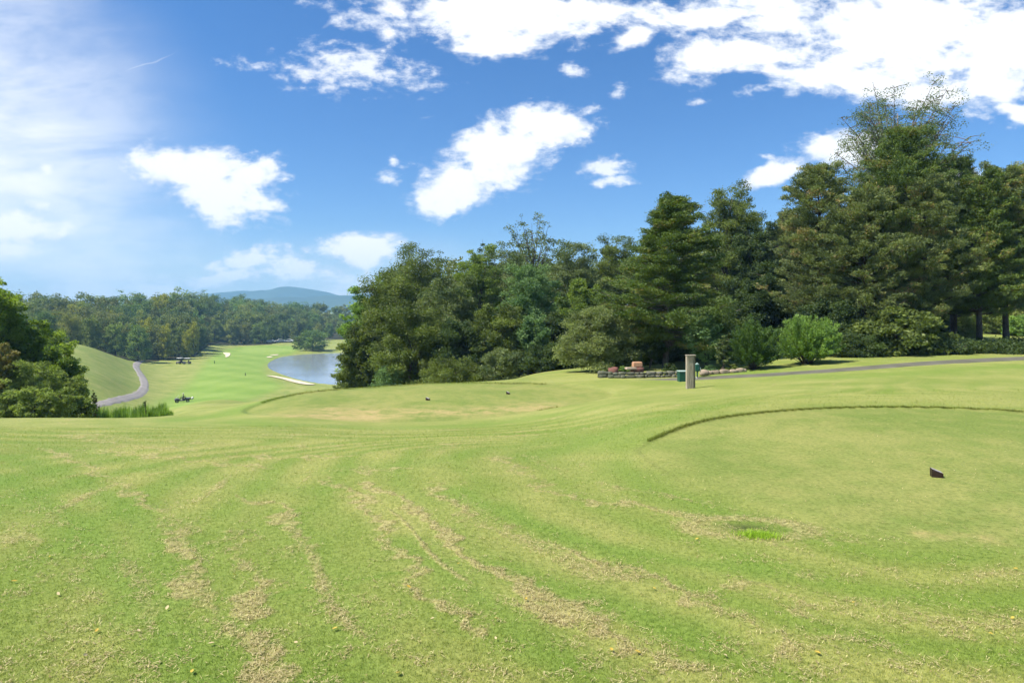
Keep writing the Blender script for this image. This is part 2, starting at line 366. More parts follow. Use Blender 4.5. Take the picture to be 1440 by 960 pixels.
def warp(X, Y):
    r = np.sqrt(X * X + Y * Y) + 1e-9; k = np.log1p(r / 5.0) / r
    return np.stack([X * k, Y * k], -1)
_C = warp(ctl[:, 0], ctl[:, 1])
def _phi(a, b):
    d2 = ((a[:, None, :] - b[None, :, :]) ** 2).sum(-1); return np.sqrt(d2 + .012)
_A = _phi(_C, _C) - np.eye(len(_C)) * .006
_n = len(_C); _B = np.zeros((_n + 3, _n + 3)); _B[:_n, :_n] = _A; _B[:_n, _n] = 1; _B[:_n, _n + 1:] = _C; _B[_n, :_n] = 1; _B[_n + 1:, :_n] = _C.T
_w = np.linalg.lstsq(_B, np.concatenate([ctl[:, 2], [0, 0, 0]]), rcond=None)[0]
WATER = -15.8
def poly_from_pix(pts, z):
    out = []
    for px, py in pts:
        Y = (CZ - z) * F / (py - HZ); out.append((pX(px, Y), Y))
    return np.array(out)
def smooth_poly(p, n=4):
    p = np.asarray(p, float)
    for _ in range(n):
        q = np.roll(p, -1, 0); p = np.stack([p * .75 + q * .25, p * .25 + q * .75], 1).reshape(-1, 2)
    return p
def sdist(X, Y, poly):
    """signed distance, positive outside"""
    X = np.asarray(X, float); Y = np.asarray(Y, float); sh = X.shape; X = X.ravel(); Y = Y.ravel()
    d = np.full(X.shape, 1e18); ins = np.zeros(X.shape, bool); n = len(poly)
    for i in range(n):
        a = poly[i]; b = poly[(i + 1) % n]; e = b - a
        t = np.clip(((X - a[0]) * e[0] + (Y - a[1]) * e[1]) / (e @ e + 1e-12), 0, 1)
        d = np.minimum(d, (X - a[0] - t * e[0]) ** 2 + (Y - a[1] - t * e[1]) ** 2)
        if abs(e[1]) > 1e-12:
            c = ((a[1] > Y) != (b[1] > Y)) & (X < e[0] * (Y - a[1]) / e[1] + a[0]); ins ^= c
    d = np.sqrt(d); return np.where(ins, -d, d).reshape(sh)
def ldist(X, Y, line):
    d = np.full(np.shape(X), 1e18)
    for a, b in zip(line[:-1], line[1:]):
        e = b - a; t = np.clip(((X - a[0]) * e[0] + (Y - a[1]) * e[1]) / (e @ e + 1e-12), 0, 1)
        d = np.minimum(d, (X - a[0] - t * e[0]) ** 2 + (Y - a[1] - t * e[1]) ** 2)
    return np.sqrt(d)
def sst(x, a, b):
    t = np.clip((x - a) / (b - a), 0, 1); return t * t * (3 - 2 * t)
POND = smooth_poly(poly_from_pix([(374, 516), (380, 507), (398, 501), (425, 498), (470, 496), (540, 496), (640, 503), (690, 515), (640, 530), (560, 541), (490, 542), (450, 539.5), (420, 534), (392, 525)], WATER), 2)
TEE_FAR = smooth_poly(poly_from_pix([(346, 578), (352, 566), (400, 553), (470, 544.5), (560, 539), (660, 537), (770, 538.5), (845, 545), (868, 553), (842, 563), (770, 576), (690, 586), (600, 592), (500, 593), (400, 589)], -1.5), 2)
TEE_NEAR = smooth_poly(poly_from_pix([(898, 626), (912, 611), (990, 590), (1080, 578), (1190, 571.5), (1320, 571.5), (1440, 577), (1640, 590), (1800, 620), (1800, 690), (1560, 770), (1350, 768), (1200, 752), (1060, 715), (950, 670)], -.06), 2)
def zfun(X, Y):
    X = np.atleast_1d(np.asarray(X, float)); Y = np.atleast_1d(np.asarray(Y, float)); sh = X.shape
    X = X.ravel(); Y = Y.ravel(); z = np.empty(len(X))
    for i in range(0, len(X), 40000):
        w = warp(X[i:i + 40000], Y[i:i + 40000]); z[i:i + 40000] = _phi(w, _C) @ _w[:_n] + _w[_n] + w @ _w[_n + 1:]
    m = (Y > 90) & (Y < 420) & (np.abs(X) < 160)
    if m.any():
        d = sdist(X[m], Y[m], POND); t = WATER + np.clip(d * .10, -2.0, 3.0)
        k = 1 - sst(d, 2, 30); z[m] = z[m] * (1 - k) + t * k
        z[m] = np.where(d > .5, np.maximum(z[m], WATER + .12), z[m])
    m = (Y > 3) & (Y < 36) & (np.abs(X) < 25)
    if m.any():
        for P_, h, w_ in ((TEE_FAR, .07, .25), (TEE_NEAR, .035, .12)):
            d = sdist(X[m], Y[m], P_); wv_ = np.where((P_ is TEE_NEAR) & (Y[m] < 8.9), .9, w_); z[m] -= h * (1 - sst(d, -.02, wv_))
    return z.reshape(sh)
def zat(X, Y): return float(zfun(X, Y)[0])
def hit(px, py):
    u_, v_ = (px - 720) / F, (HZ - py) / F
    Ys = np.exp(np.linspace(math.log(2), math.log(500), 700)); g = zfun(u_ * Ys, Ys) - (CZ + v_ * Ys)
    i = int(np.argmax(g > 0)) if (g > 0).any() else len(Ys) - 1
    if i > 0: Y = Ys[i - 1] + (Ys[i] - Ys[i - 1]) * (-g[i - 1]) / (g[i] - g[i - 1] + 1e-9)
    else: Y = Ys[0]
    return np.array([u_ * Y, Y])

# ------------------------------------------------------------------ mowing, turf and painted lip-shade attributes
def L(*pts): return np.array([hit(*p) for p in pts])
rng = np.random.default_rng(7)
thatch_lines = [(L(*p), w, s) for p, w, s in [
 (((90, 612), (200, 628), (330, 641), (450, 643), (600, 632), (720, 613), (860, 594)), .20, .95),
 (((70, 603), (180, 617), (320, 626), (470, 628), (620, 618), (760, 602)), .16, .8),
 (((120, 632), (230, 643), (350, 655), (450, 662), (540, 660)), .18, .95),
 (((300, 612), (420, 612), (560, 608), (700, 598), (820, 580)), .2, .7),
 (((60, 630), (130, 660), (190, 697), (235, 725), (255, 760), (262, 800), (290, 850), (340, 900), (385, 958)), .085, .95),
 (((250, 690), (262, 740), (290, 800), (330, 850)), .10, .5),
 (((330, 700), (395, 712), (415, 740), (420, 790)), .10, .8),
 (((325, 745), (345, 790), (352, 830), (375, 862)), .09, .9),
 (((455, 672), (510, 700), (535, 740), (560, 780), (590, 820), (650, 880)), .09, .95),
 (((515, 680), (560, 700), (600, 728), (645, 773), (690, 800), (730, 832), (800, 880)), .06, 1.15),
 (((605, 680), (640, 712), (690, 742), (730, 762), (790, 790), (860, 808), (1000, 835)), .09, .85),
 (((690, 640), (730, 660), (770, 690), (830, 706), (930, 716), (1010, 738), (1140, 752), (1300, 760)), .13, .85),
 (((740, 640), (800, 670), (880, 690), (960, 700), (1050, 722), (1200, 752)), .08, .6),
 (((720, 745), (790, 775), (870, 800), (960, 828), (1060, 880), (1100, 905)), .10, .85),
 (((715, 820), (780, 850), (880, 900), (980, 945)), .12, .9),
 (((0, 735), (60, 775), (100, 805), (120, 850)), .09, .7), (((0, 850), (40, 820), (90, 790)), .08, .6), (((0, 690), (90, 730), (130, 790), (100, 850)), .08, .5),
 (((1000, 820), (1150, 848), (1300, 872), (1440, 880)), .16, .7), (((1150, 900), (1300, 930), (1440, 955)), .16, .6), (((960, 770), (1100, 800), (1250, 812), (1440, 810)), .12, .5),
 (((860, 585), (980, 566), (1120, 556), (1300, 552), (1440, 556)), .3, .35), (((300, 830), (300, 880), (360, 930), (400, 958)), .06, .6), (((0, 920), (80, 935), (200, 950)), .1, .5)]]
lush_lines = [(L(*p), w, s) for p, w, s in [
 (((0, 670), (100, 730), (170, 800), (220, 880), (280, 958)), .16, .9), (((0, 640), (110, 675), (200, 730), (225, 790), (240, 850)), .15, .8),
 (((400, 720), (440, 780), (470, 860), (500, 940)), .18, .7), (((560, 760), (620, 800), (700, 860), (800, 930)), .12, .8), (((640, 690), (740, 735), (850, 770), (960, 790), (1060, 800)), .12, .9),
 (((700, 800), (800, 830), (900, 860), (1000, 900)), .12, .8), (((250, 590), (310, 583), (350, 572), (390, 560)), .8, .9), (((330, 592), (400, 598), (520, 602), (660, 598), (760, 585)), .35, .6),
 (((760, 640), (840, 615), (900, 596), (1000, 572)), .35, .7), (((480, 660), (600, 650), (720, 630), (820, 600)), .25, .5), (((850, 650), (930, 690), (1050, 730)), .25, .5),
 (((1000, 520), (1200, 530), (1440, 515)), 1.0, .6), (((20, 620), (200, 655), (330, 680), (450, 690)), .2, .5), (((180, 845), (300, 842), (380, 838), (450, 825), (560, 805), (640, 785)), .025, .9)]]
FAIR = smooth_poly(np.array([hit(*p) for p in ((215, 567), (262, 548), (285, 520), (300, 500), (330, 487), (380, 485), (424, 487), (416, 496), (385, 500), (366, 516), (372, 530), (400, 545), (350, 556), (280, 568))]), 2)
GREEN = smooth_poly(np.array([hit(*p) for p in ((330, 491), (365, 488), (410, 490), (412, 494), (380, 496), (338, 495))]), 2)
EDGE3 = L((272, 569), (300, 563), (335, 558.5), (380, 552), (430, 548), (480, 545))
DRYS = [L((470, 578), (560, 580), (700, 578), (760, 571)), L((420, 585), (520, 586))]
hole = hit(1050, 742)
def attrs_at(X, Y):
    n = len(X); A = {k: np.zeros(n) for k in ('thatch', 'lush', 'tee', 'dry', 'edge', 'stripe', 'floor', 'fair', 'mow')}
    m = (Y > -8) & (Y < 45) & (np.abs(X) < 45); x, y = X[m], Y[m]
    wob = 1 + .25 * np.sin(x * 3.1 + y * 1.7) + .2 * np.sin(x * 7.7 - y * 5.3)
    t = np.zeros(len(x)); l = np.zeros(len(x)); jx = .7 * np.sin(y * 9 + x * 4) + .5 * np.sin(y * 23 - x * 17); jy = .7 * np.sin(x * 8 - y * 5) + .5 * np.sin(x * 21 + y * 13)
    for ln, w, s in thatch_lines: t = np.maximum(t, s * 1.25 * (.72 + .28 * np.sin(x * 2.3 + w * 90) * np.sin(y * 1.9 + s * 40)) * np.exp(-(ldist(x + jx * w, y + jy * w, ln) / (w * .8 * wob)) ** 2 * .9))
    for ln, w, s in lush_lines: l = np.maximum(l, s * np.exp(-(ldist(x, y, ln) / (w * 1.4 * wob)) ** 2 * .7))
    d1 = sdist(x, y, TEE_FAR); d2 = sdist(x, y, TEE_NEAR)
    w1 = sst(y - .25 * x, 9.0, 13.0); dd_ = d2 * (1 - w1) + (d1 * .8 + 1.1) * w1
    wv = .3 * np.sin(x * .31 - y * .23 + 1) + .20 * np.sin(x * .9 + y * .6) + .07 * np.sin(x * 2.3 - y * 1.7); phs = (dd_ + wv) / .82
    mo = np.sin(2 * math.pi * phs) * (.75 + .25 * np.sin(x * .7 - y * .4 + 1)) * (1 - .7 * sst(y, 11, 22))
    ridge_ = np.exp(-((phs - .72 - np.round(phs - .72)) / (.06 + .03 * np.sin(x * 1.3 + y))) ** 2)
    pat = np.clip(.5 + .5 * np.sin(x * 1.1 + 1.3 * np.sin(y * .8)) * np.sin(y * 1.2 + 1.1 * np.sin(x * .9)) + .25 * np.sin(x * 5.1 + y * 3.7) , 0, 1)
    t = np.maximum(t, .85 * ridge_ * pat * (dd_ > .2) * (dd_ < 9))
    te = np.maximum(1 - sst(d1, -.12, .08), np.where(y > 8.9, 1 - sst(d2, -.15, .15), .9 * (1 - sst(d2, -.7, .45))))
    nearbot = sst(y, 5.6, 3.2) if False else (1 - sst(y, 3.0, 5.5))
    t = np.maximum(t, .2 * nearbot)
    t *= (1 - te); l *= (1 - te * .9)
    dr = np.zeros(len(x))
    for ln in DRYS: dr = np.maximum(dr, np.exp(-(ldist(x, y, ln) / .9) ** 2))
    dr = np.maximum(dr, .9 * np.exp(-(ldist(x, y, np.array([hit(1300, 752), hit(1390, 756)])) / .12) ** 2))
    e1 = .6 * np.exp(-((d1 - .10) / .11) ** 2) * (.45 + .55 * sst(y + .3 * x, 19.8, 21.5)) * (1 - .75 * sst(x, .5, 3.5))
    e2 = .6 * np.exp(-((d2 - .04) / .04) ** 2) * (.35 + .65 * sst(y, 8.9, 9.6)) * sst(y, 6.0, 7.0)  # dark line round the tees: lip shadow painted in, along with the cut turf
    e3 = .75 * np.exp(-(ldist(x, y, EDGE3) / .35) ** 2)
    hd = np.sqrt(((x - hole[0]) / .24) ** 2 + ((y - hole[1]) / .13) ** 2)
    A['thatch'][m] = np.maximum(t, .9 * np.exp(-(hd - 1.9) ** 2 * 1.5)); A['lush'][m] = l; A['tee'][m] = te; A['mow'][m] = mo * (1 - te); A['dry'][m] = dr
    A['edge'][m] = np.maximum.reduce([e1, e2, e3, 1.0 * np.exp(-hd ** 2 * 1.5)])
    m = (Y > 40) & (Y < 420) & (np.abs(X) < 220); x, y = X[m], Y[m]
    f = 1 - sst(sdist(x, y, FAIR), -1.5, 3.0); g = 1 - sst(sdist(x, y, GREEN), -1, 2)
    s1 = .5 + .5 * np.tanh(4 * np.sin((x * .55 + y) * 2 * math.pi / 17.0)); s2 = .5 + .5 * np.tanh(4 * np.sin((x * .95 - y * .25) * 2 * math.pi / 9.5))
    A['fair'][m] = f; A['stripe'][m] = np.clip(s1 * .55 + s2 * .35, 0, 1) * f; A['stripe'][m] = np.maximum(A['stripe'][m], g)
    pp = 720 + F * x / y; A['lush'][m] = np.maximum(A['lush'][m], .35 * (.7 + .3 * np.sin(y * .5 + x * .3)) * (1 - sst(pp, 180, 200)) * sst(pp, 60, 90) * (1 - f))
    # woodland floor
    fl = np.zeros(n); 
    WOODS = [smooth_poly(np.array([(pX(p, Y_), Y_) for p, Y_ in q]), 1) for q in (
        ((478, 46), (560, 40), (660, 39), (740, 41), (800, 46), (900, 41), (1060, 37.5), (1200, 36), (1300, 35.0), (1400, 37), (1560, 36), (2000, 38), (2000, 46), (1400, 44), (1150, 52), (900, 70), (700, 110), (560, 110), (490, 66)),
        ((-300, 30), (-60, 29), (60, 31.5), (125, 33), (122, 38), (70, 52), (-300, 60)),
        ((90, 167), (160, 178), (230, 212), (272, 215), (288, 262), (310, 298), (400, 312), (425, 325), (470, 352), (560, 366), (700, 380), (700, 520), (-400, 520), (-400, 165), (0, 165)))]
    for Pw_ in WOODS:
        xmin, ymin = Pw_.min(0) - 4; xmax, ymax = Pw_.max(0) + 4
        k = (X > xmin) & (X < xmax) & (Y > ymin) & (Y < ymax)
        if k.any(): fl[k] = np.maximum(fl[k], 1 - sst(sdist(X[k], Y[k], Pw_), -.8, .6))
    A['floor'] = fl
    return A
ang = np.concatenate([np.arange(-60, 60.01, .16), np.arange(64, 300, 4.0)]); ang = np.radians(ang)
rad = [0.4, .8, 1.2, 1.6, 2.0]
while rad[-1] < 60: rad.append(rad[-1] * 1.0105)
while rad[-1] < 420: rad.append(rad[-1] * 1.02)
while rad[-1] < 3400: rad.append(rad[-1] * 1.08)
rad = np.array(rad); na, nr = len(ang), len(rad)
GX = np.outer(rad, np.sin(ang)).ravel(); GY = np.outer(rad, np.cos(ang)).ravel(); GZ = zfun(GX, GY)
V = np.concatenate([np.stack([GX, GY, GZ], -1), [[0, 0, zat(0, 0)]]])
i0 = np.arange(nr - 1)[:, None] * na; j0 = np.arange(na)[None, :]; j1 = (j0 + 1) % na
Q = np.stack([i0 + j0, i0 + na + j0, i0 + na + j1, i0 + j1], -1).reshape(-1, 4)[:, ::-1]
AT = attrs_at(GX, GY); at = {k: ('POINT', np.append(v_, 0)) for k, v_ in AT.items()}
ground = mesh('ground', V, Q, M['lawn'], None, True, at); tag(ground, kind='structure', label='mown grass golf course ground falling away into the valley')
ctr = mesh('ground_centre', np.concatenate([V[:na], V[-1:]]), np.array([[na, (j + 1) % na, j] for j in range(na)]), M['lawn']); 
ctr.name = 'ground'; tag(ctr, kind='structure')

# ------------------------------------------------------------------ water, paths, bunkers, hills, haze
def fan_sheet(name, poly, zf, mat_, rings=6, kind='structure'):
    c = poly.mean(0); V = []; n = len(poly)
    for k in range(rings, 0, -1): V.append(c + (poly - c) * (k / rings))
    P2 = np.concatenate(V + [c[None]]); Z = zf(P2[:, 0], P2[:, 1]); F_ = []
    for k in range(rings - 1):
        for i in range(n): F_.append((k * n + i, k * n + (i + 1) % n, (k + 1) * n + (i + 1) % n, (k + 1) * n + i))
    k = rings - 1
    for i in range(n): F_.append((k * n + i, k * n + (i + 1) % n, len(P2) - 1))
    o = mesh(name, np.column_stack([P2, Z]), F_, mat_, None, True)
    return tag(o, kind=kind)
m, n, b = mat('water')
b.inputs['Base Color'].default_value = (.22, .25, .275, 1); b.inputs['Roughness'].default_value = .09; b.inputs['IOR'].default_value = 1.33; b.inputs['Specular IOR Level'].default_value = .5
g = n.new('ShaderNodeNewGeometry'); mp = n.new('ShaderNodeMapping'); n.l.new(g.outputs['Position'], mp.inputs[0]); mp.inputs['Scale'].default_value = (.5, 1.4, 1)
nz = n.noise(mp.outputs[0], 1.2, 3, .5); big = n.noise(g.outputs['Position'], .05, 3, .5)
bp = n.new('ShaderNodeBump'); bp.inputs['Distance'].default_value = .06; n.l.new(n.ramp(big, .35, .65, .15, .8), bp.inputs['Strength']); n.l.new(nz, bp.inputs['Height']); n.l.new(bp.outputs[0], b.inputs['Normal'])
M['water'] = m
pc = POND.mean(0)
fan_sheet('pond_water', pc + (POND - pc) * 1.06, lambda x, y: np.full(len(x), WATER), M['water'], 2)
M['sand'] = simple('sand', (.62, .54, .38), .95, (.52, .44, .3), .8, bump=.3)
M['asphalt'] = simple('asphalt', (.135, .125, .095), .95, (.085, .085, .055), 1.3, bump=.3)
M['asphalt_far'] = simple('asphalt_far', (.27, .245, .225), .95, (.20, .18, .165), .4)
for pts in (((312, 496), (318, 500), (316, 503), (322, 502), (325, 497), (319, 496)), ((378, 499.5), (392, 498.2), (392, 499.6), (383, 500.2)), ((374, 502), (382, 501.2), (384, 502.6), (376, 503.4)),
            ((372, 528.2), (386, 529), (405, 532.3), (428, 537.5), (447, 541.6), (430, 541.6), (412, 538.0), (395, 532.6), (380, 529.6))):
    Pb = smooth_poly(np.array([hit(*p) for p in pts]), 2)
    fan_sheet('sand_bunker', Pb, lambda x, y: zfun(x, y) + .16, M['sand'], 5)
def strip(name, pts, w, dz, mat_, step=.6, crown=.0, edge_noise=.10, fade=0):
    pts = np.array(pts); 
    for _ in range(3):
        q = [pts[0]]
        for a, b_ in zip(pts[:-1], pts[1:]): q += [a * .75 + b_ * .25, a * .25 + b_ * .75]
        pts = np.array(q + [pts[-1]])
    seg = np.sqrt((np.diff(pts, axis=0) ** 2).sum(1)); s = np.concatenate([[0], np.cumsum(seg)]); t = np.arange(0, s[-1], step)
    p = np.stack([np.interp(t, s, pts[:, 0]), np.interp(t, s, pts[:, 1])], -1); d = np.gradient(p, axis=0); d /= np.linalg.norm(d, axis=1)[:, None]; nrm = np.stack([-d[:, 1], d[:, 0]], -1)
    r = np.random.default_rng(5); V = []; K = 7
    for k in range(K):
        f = k / (K - 1) * 2 - 1; jit = r.normal(0, edge_noise, len(p)) if abs(f) > .9 else 0
        q = p + nrm * ((f * w / 2) + jit)[:, None] if abs(f) > .9 else p + nrm * f * w / 2
        V.append(np.column_stack([q, zfun(q[:, 0], q[:, 1]) + (dz if abs(f) < .99 else -.02) - (np.clip(1 - np.arange(len(p)) * step / fade, 0, 1) * (.03 + .05 * abs(f)) if fade else 0)]))
    V = np.stack(V, 1).reshape(-1, 3); n_ = len(p)
    Fc = [(i * K + k, i * K + k + 1, (i + 1) * K + k + 1, (i + 1) * K + k) for i in range(n_ - 1) for k in range(K - 1)]
    return tag(mesh(name, V, Fc, mat_, None, True), kind='structure')
PATH = [hit(*p) for p in ((845, 534.3), (930, 533.3), (1000, 531), (1100, 526), (1200, 519), (1300, 511), (1440, 504), (1600, 500))]
strip('cart_path', PATH, 1.9, .022, M['asphalt'], fade=5.0)
strip('cart_path', [np.array(p) for p in (hit(120, 572)[0:2], hit(150, 567), hit(180, 560), hit(197, 553), hit(204, 545), hit(203, 535), hit(197, 525), hit(191, 517), hit(192, 511), hit(199, 507))], 1.65, .12, M['asphalt_far'], 1.0)
# blue ridges
M['ridge'] = simple('ridge', (.03, .05, .022), .95, (.05, .075, .03), .006, detail=8)
def ridge(pts, Y, depth, seed):
    r = np.random.default_rng(seed); px = np.linspace(pts[0][0], pts[-1][0], 220); py = np.interp(px, [p[0] for p in pts], [p[1] for p in pts])
    for _ in range(4): py = np.convolve(np.pad(py, 1, mode='edge'), [.25, .5, .25], 'valid')
    py += np.convolve(r.normal(0, .55, len(px)), np.ones(3) / 3, 'same')
    rows = []
    for k in range(9):
        f = k / 8; y = Y - depth * (1 - f); z = (CZ + (HZ - py) / F * Y) * (f ** .8) + (1 - f ** .8) * -20
        z = z + r.normal(0, 2.0, len(px)) * (f * (1 - f) * 4); rows.append(np.column_stack([(px - 720) / F * Y, np.full(len(px), y), z]))
    rows.append(np.column_stack([(px - 720) / F * Y, np.full(len(px), Y + depth), np.full(len(px), -20.)]))
    V = np.concatenate(rows); n_ = len(px)
    Fc = [(a * n_ + i, a * n_ + i + 1, (a + 1) * n_ + i + 1, (a + 1) * n_ + i) for a in range(9) for i in range(n_ - 1)]
    tag(mesh('hill', V, Fc, M['ridge'], None, True), kind='structure')
ridge([(-300, 440), (100, 428), (220, 425), (300, 412), (340, 408.5), (372, 409), (395, 403), (410, 402.5), (432, 406), (455, 410), (480, 416), (520, 425), (600, 430), (900, 433)], 3000, 350, 1)
ridge([(-100, 440), (300, 424), (400, 418), (450, 416), (490, 415), (530, 413), (560, 415), (620, 421), (760, 425), (1000, 430)], 2400, 300, 2)
hz = MB(); hz.box((0, 1350, 62), (5200, 4600, 170)); hb = hz.build('haze', None); tag(hb, kind='stuff', label='thin blue summer haze over the valley')
hm = bpy.data.materials.new('haze'); hm.use_nodes = True; H = NT(hm.node_tree); H.n.clear()
o = H.new('ShaderNodeOutputMaterial'); pv = H.new('ShaderNodeVolumePrincipled'); pv.inputs['Color'].default_value = (.34, .68, 1.0, 1); pv.inputs['Density'].default_value = HAZE; pv.inputs['Anisotropy'].default_value = .0
H.l.new(pv.outputs[0], o.inputs['Volume']); hb.data.materials.append(hm)

# ------------------------------------------------------------------ trees
def leaf_quads(pos, d, size, asp, r):
    n_ = len(pos); d = d / (np.linalg.norm(d, axis=1)[:, None] + 1e-9); q = r.normal(0, 1, (n_, 3)); q[:, 2] *= .6
    s = np.cross(d, q); s /= np.linalg.norm(s, axis=1)[:, None] + 1e-9
    L_ = (size * r.uniform(.65, 1.3, n_))[:, None]; w = L_ / asp
    V = np.stack([pos - d * L_ * .5, pos + s * w * .5 - d * L_ * .05, pos + d * L_ * .5, pos - s * w * .5 - d * L_ * .05], 1).reshape(-1, 3)
    return V
def crown_from(C, rad_, tone, k, size, asp, r, flat=.65, axis=None, axw=0.0, dirv=None):
    idx = np.repeat(np.arange(len(C)), k); n_ = len(idx)
    g_ = r.normal(0, 1, (n_, 3)); g_ /= np.linalg.norm(g_, axis=1)[:, None]; g_ *= (r.uniform(0, 1, n_) ** .45 * np.where(r.uniform(0, 1, n_) < .18, r.uniform(1.0, 1.7, n_), 1.0))[:, None]
    off = g_ * rad_[idx][:, None]; off[:, 2] *= flat
    d = r.normal(0, 1, (n_, 3)) * np.array([1, 1, .55])
    d = d + g_ * .5
    if dirv is not None: d = r.normal(0, .55, (n_, 3)) + dirv[idx] * 1.0
    V = leaf_quads(C[idx] + off, d, size, asp, r)
    t = np.clip(tone[idx] + r.normal(0, .13, n_), 0, 1)
    return V, t
def finish(name, label, cat, group, loc, V, T, mb, lm, bm, crown='crown', trunk='trunk', rz=0):
    t = thing(name, label, cat, loc, rz, group)
    mesh(crown, V, np.arange(len(V)).reshape(-1, 4), lm, t, False, {'tone': ('FACE', T)})
    if mb and mb.v: mb.build(trunk, bm, t, True)
    return t
def bez(a, b, c, n_):
    t = np.linspace(0, 1, n_)[:, None]; return (1 - t) ** 2 * a + 2 * t * (1 - t) * b + t * t * c
def deciduous(name, label, loc, H_, R_, seed, lm, bf=.12, limbs=42, sub=7, leaves=36000, size=.16, group=None, cat='tree', bm=None, asym=(0, 0), flat=.62, airy=1.0, lean=(0, 0), pw=.5, multi=1, crad=.19, sides=5):
    r = np.random.default_rng(seed); mb = MB(); tr = max(.05, H_ * .014); C = []; RA = []; TO = []
    if name not in ('wood_tree', 'pond_tree', 'airy_tree'): leaves = int(leaves * 1.75); size *= .80; sub = int(sub * 1.5)
    trunks = []
    for q in range(multi):
        a = 2 * math.pi * q / multi + r.uniform(0, 1); sp = 0 if multi == 1 else R_ * .35
        top = np.array([asym[0] * .6 + lean[0] + math.cos(a) * sp, asym[1] * .6 + lean[1] + math.sin(a) * sp, H_ * .9])
        mid = np.array([lean[0] * .35 + r.normal(0, .03 * H_), lean[1] * .35 + r.normal(0, .03 * H_), H_ * .45])
        P_ = bez(np.array([0, 0, -.25]), mid, top, 9); P_[1:-1, :2] += r.normal(0, .012 * H_, (7, 2)); trunks.append(P_)
        mb.tube(P_, [tr * (1.25 if i == 0 else 1) * (1 - .88 * (i / 8)) / math.sqrt(multi) for i in range(9)], 8)
    ga = r.uniform(0, 6.28)
    for i in range(limbs):
        t = (i + r.uniform(0, 1)) / limbs; P_ = trunks[i % multi]
        az = ga + i * 2.39996 + r.normal(0, .25)
        rr = R_ * math.sqrt(max(0.03, 1 - ((t - .36) / .68) ** 2)) ** (pw * 2) * r.uniform(.74, 1.12)
        zt = H_ * (bf + (1 - bf) * t) * r.uniform(.96, 1.03)
        tip = np.array([math.cos(az) * rr + asym[0], math.sin(az) * rr + asym[1], zt])
        hs_ = min(.88, max(.08, (bf + (1 - bf) * t) * .78 - .10 * r.uniform(0, 1))); k_ = hs_ * 8; i_ = int(k_); st_ = P_[i_] + (P_[min(8, i_ + 1)] - P_[i_]) * (k_ - i_)
        mid = (st_ + tip) / 2 + np.array([0, 0, rr * .12]); B_ = bez(st_, mid, tip, 6)
        mb.tube(B_, [tr * .42 * (1 - .8 * j / 5) * (1 - .5 * t) for j in range(6)], sides, False)
        base = r.uniform(.15, .8)
        for j in range(sub):
            s = r.uniform(.42, 1.03); k_ = min(4.999, s * 5); i_ = int(k_); p = B_[i_] + (B_[i_ + 1] - B_[i_]) * (k_ - i_)
            o_ = r.normal(0, 1, 3); o_ /= np.linalg.norm(o_); o_ *= R_ * .26 * r.uniform(.3, 1); o_[2] *= .6
            c = p + o_; c[2] = max(c[2], .15)
            if j % 2 == 0: mb.tube([p, (p + c) / 2 + np.array([0, 0, .05]), c], [tr * .12, tr * .09, tr * .05], 3, False)
            C.append(c); RA.append(R_ * crad * r.uniform(.35, 1.0) ** 1.3 * 1.35); TO.append(base + r.normal(0, .14))
    C = np.array(C); RA = np.array(RA); TO = np.clip(np.array(TO), 0, 1)
    k = np.maximum(3, (RA ** 2 / (RA ** 2).sum() * leaves * airy)).astype(int)
    V_, T_ = crown_from(C, RA, TO, k, size, 1.7, r, flat)
    return finish(name, label, cat, group, loc, V_, T_, mb, lm, bm or M['bark'])
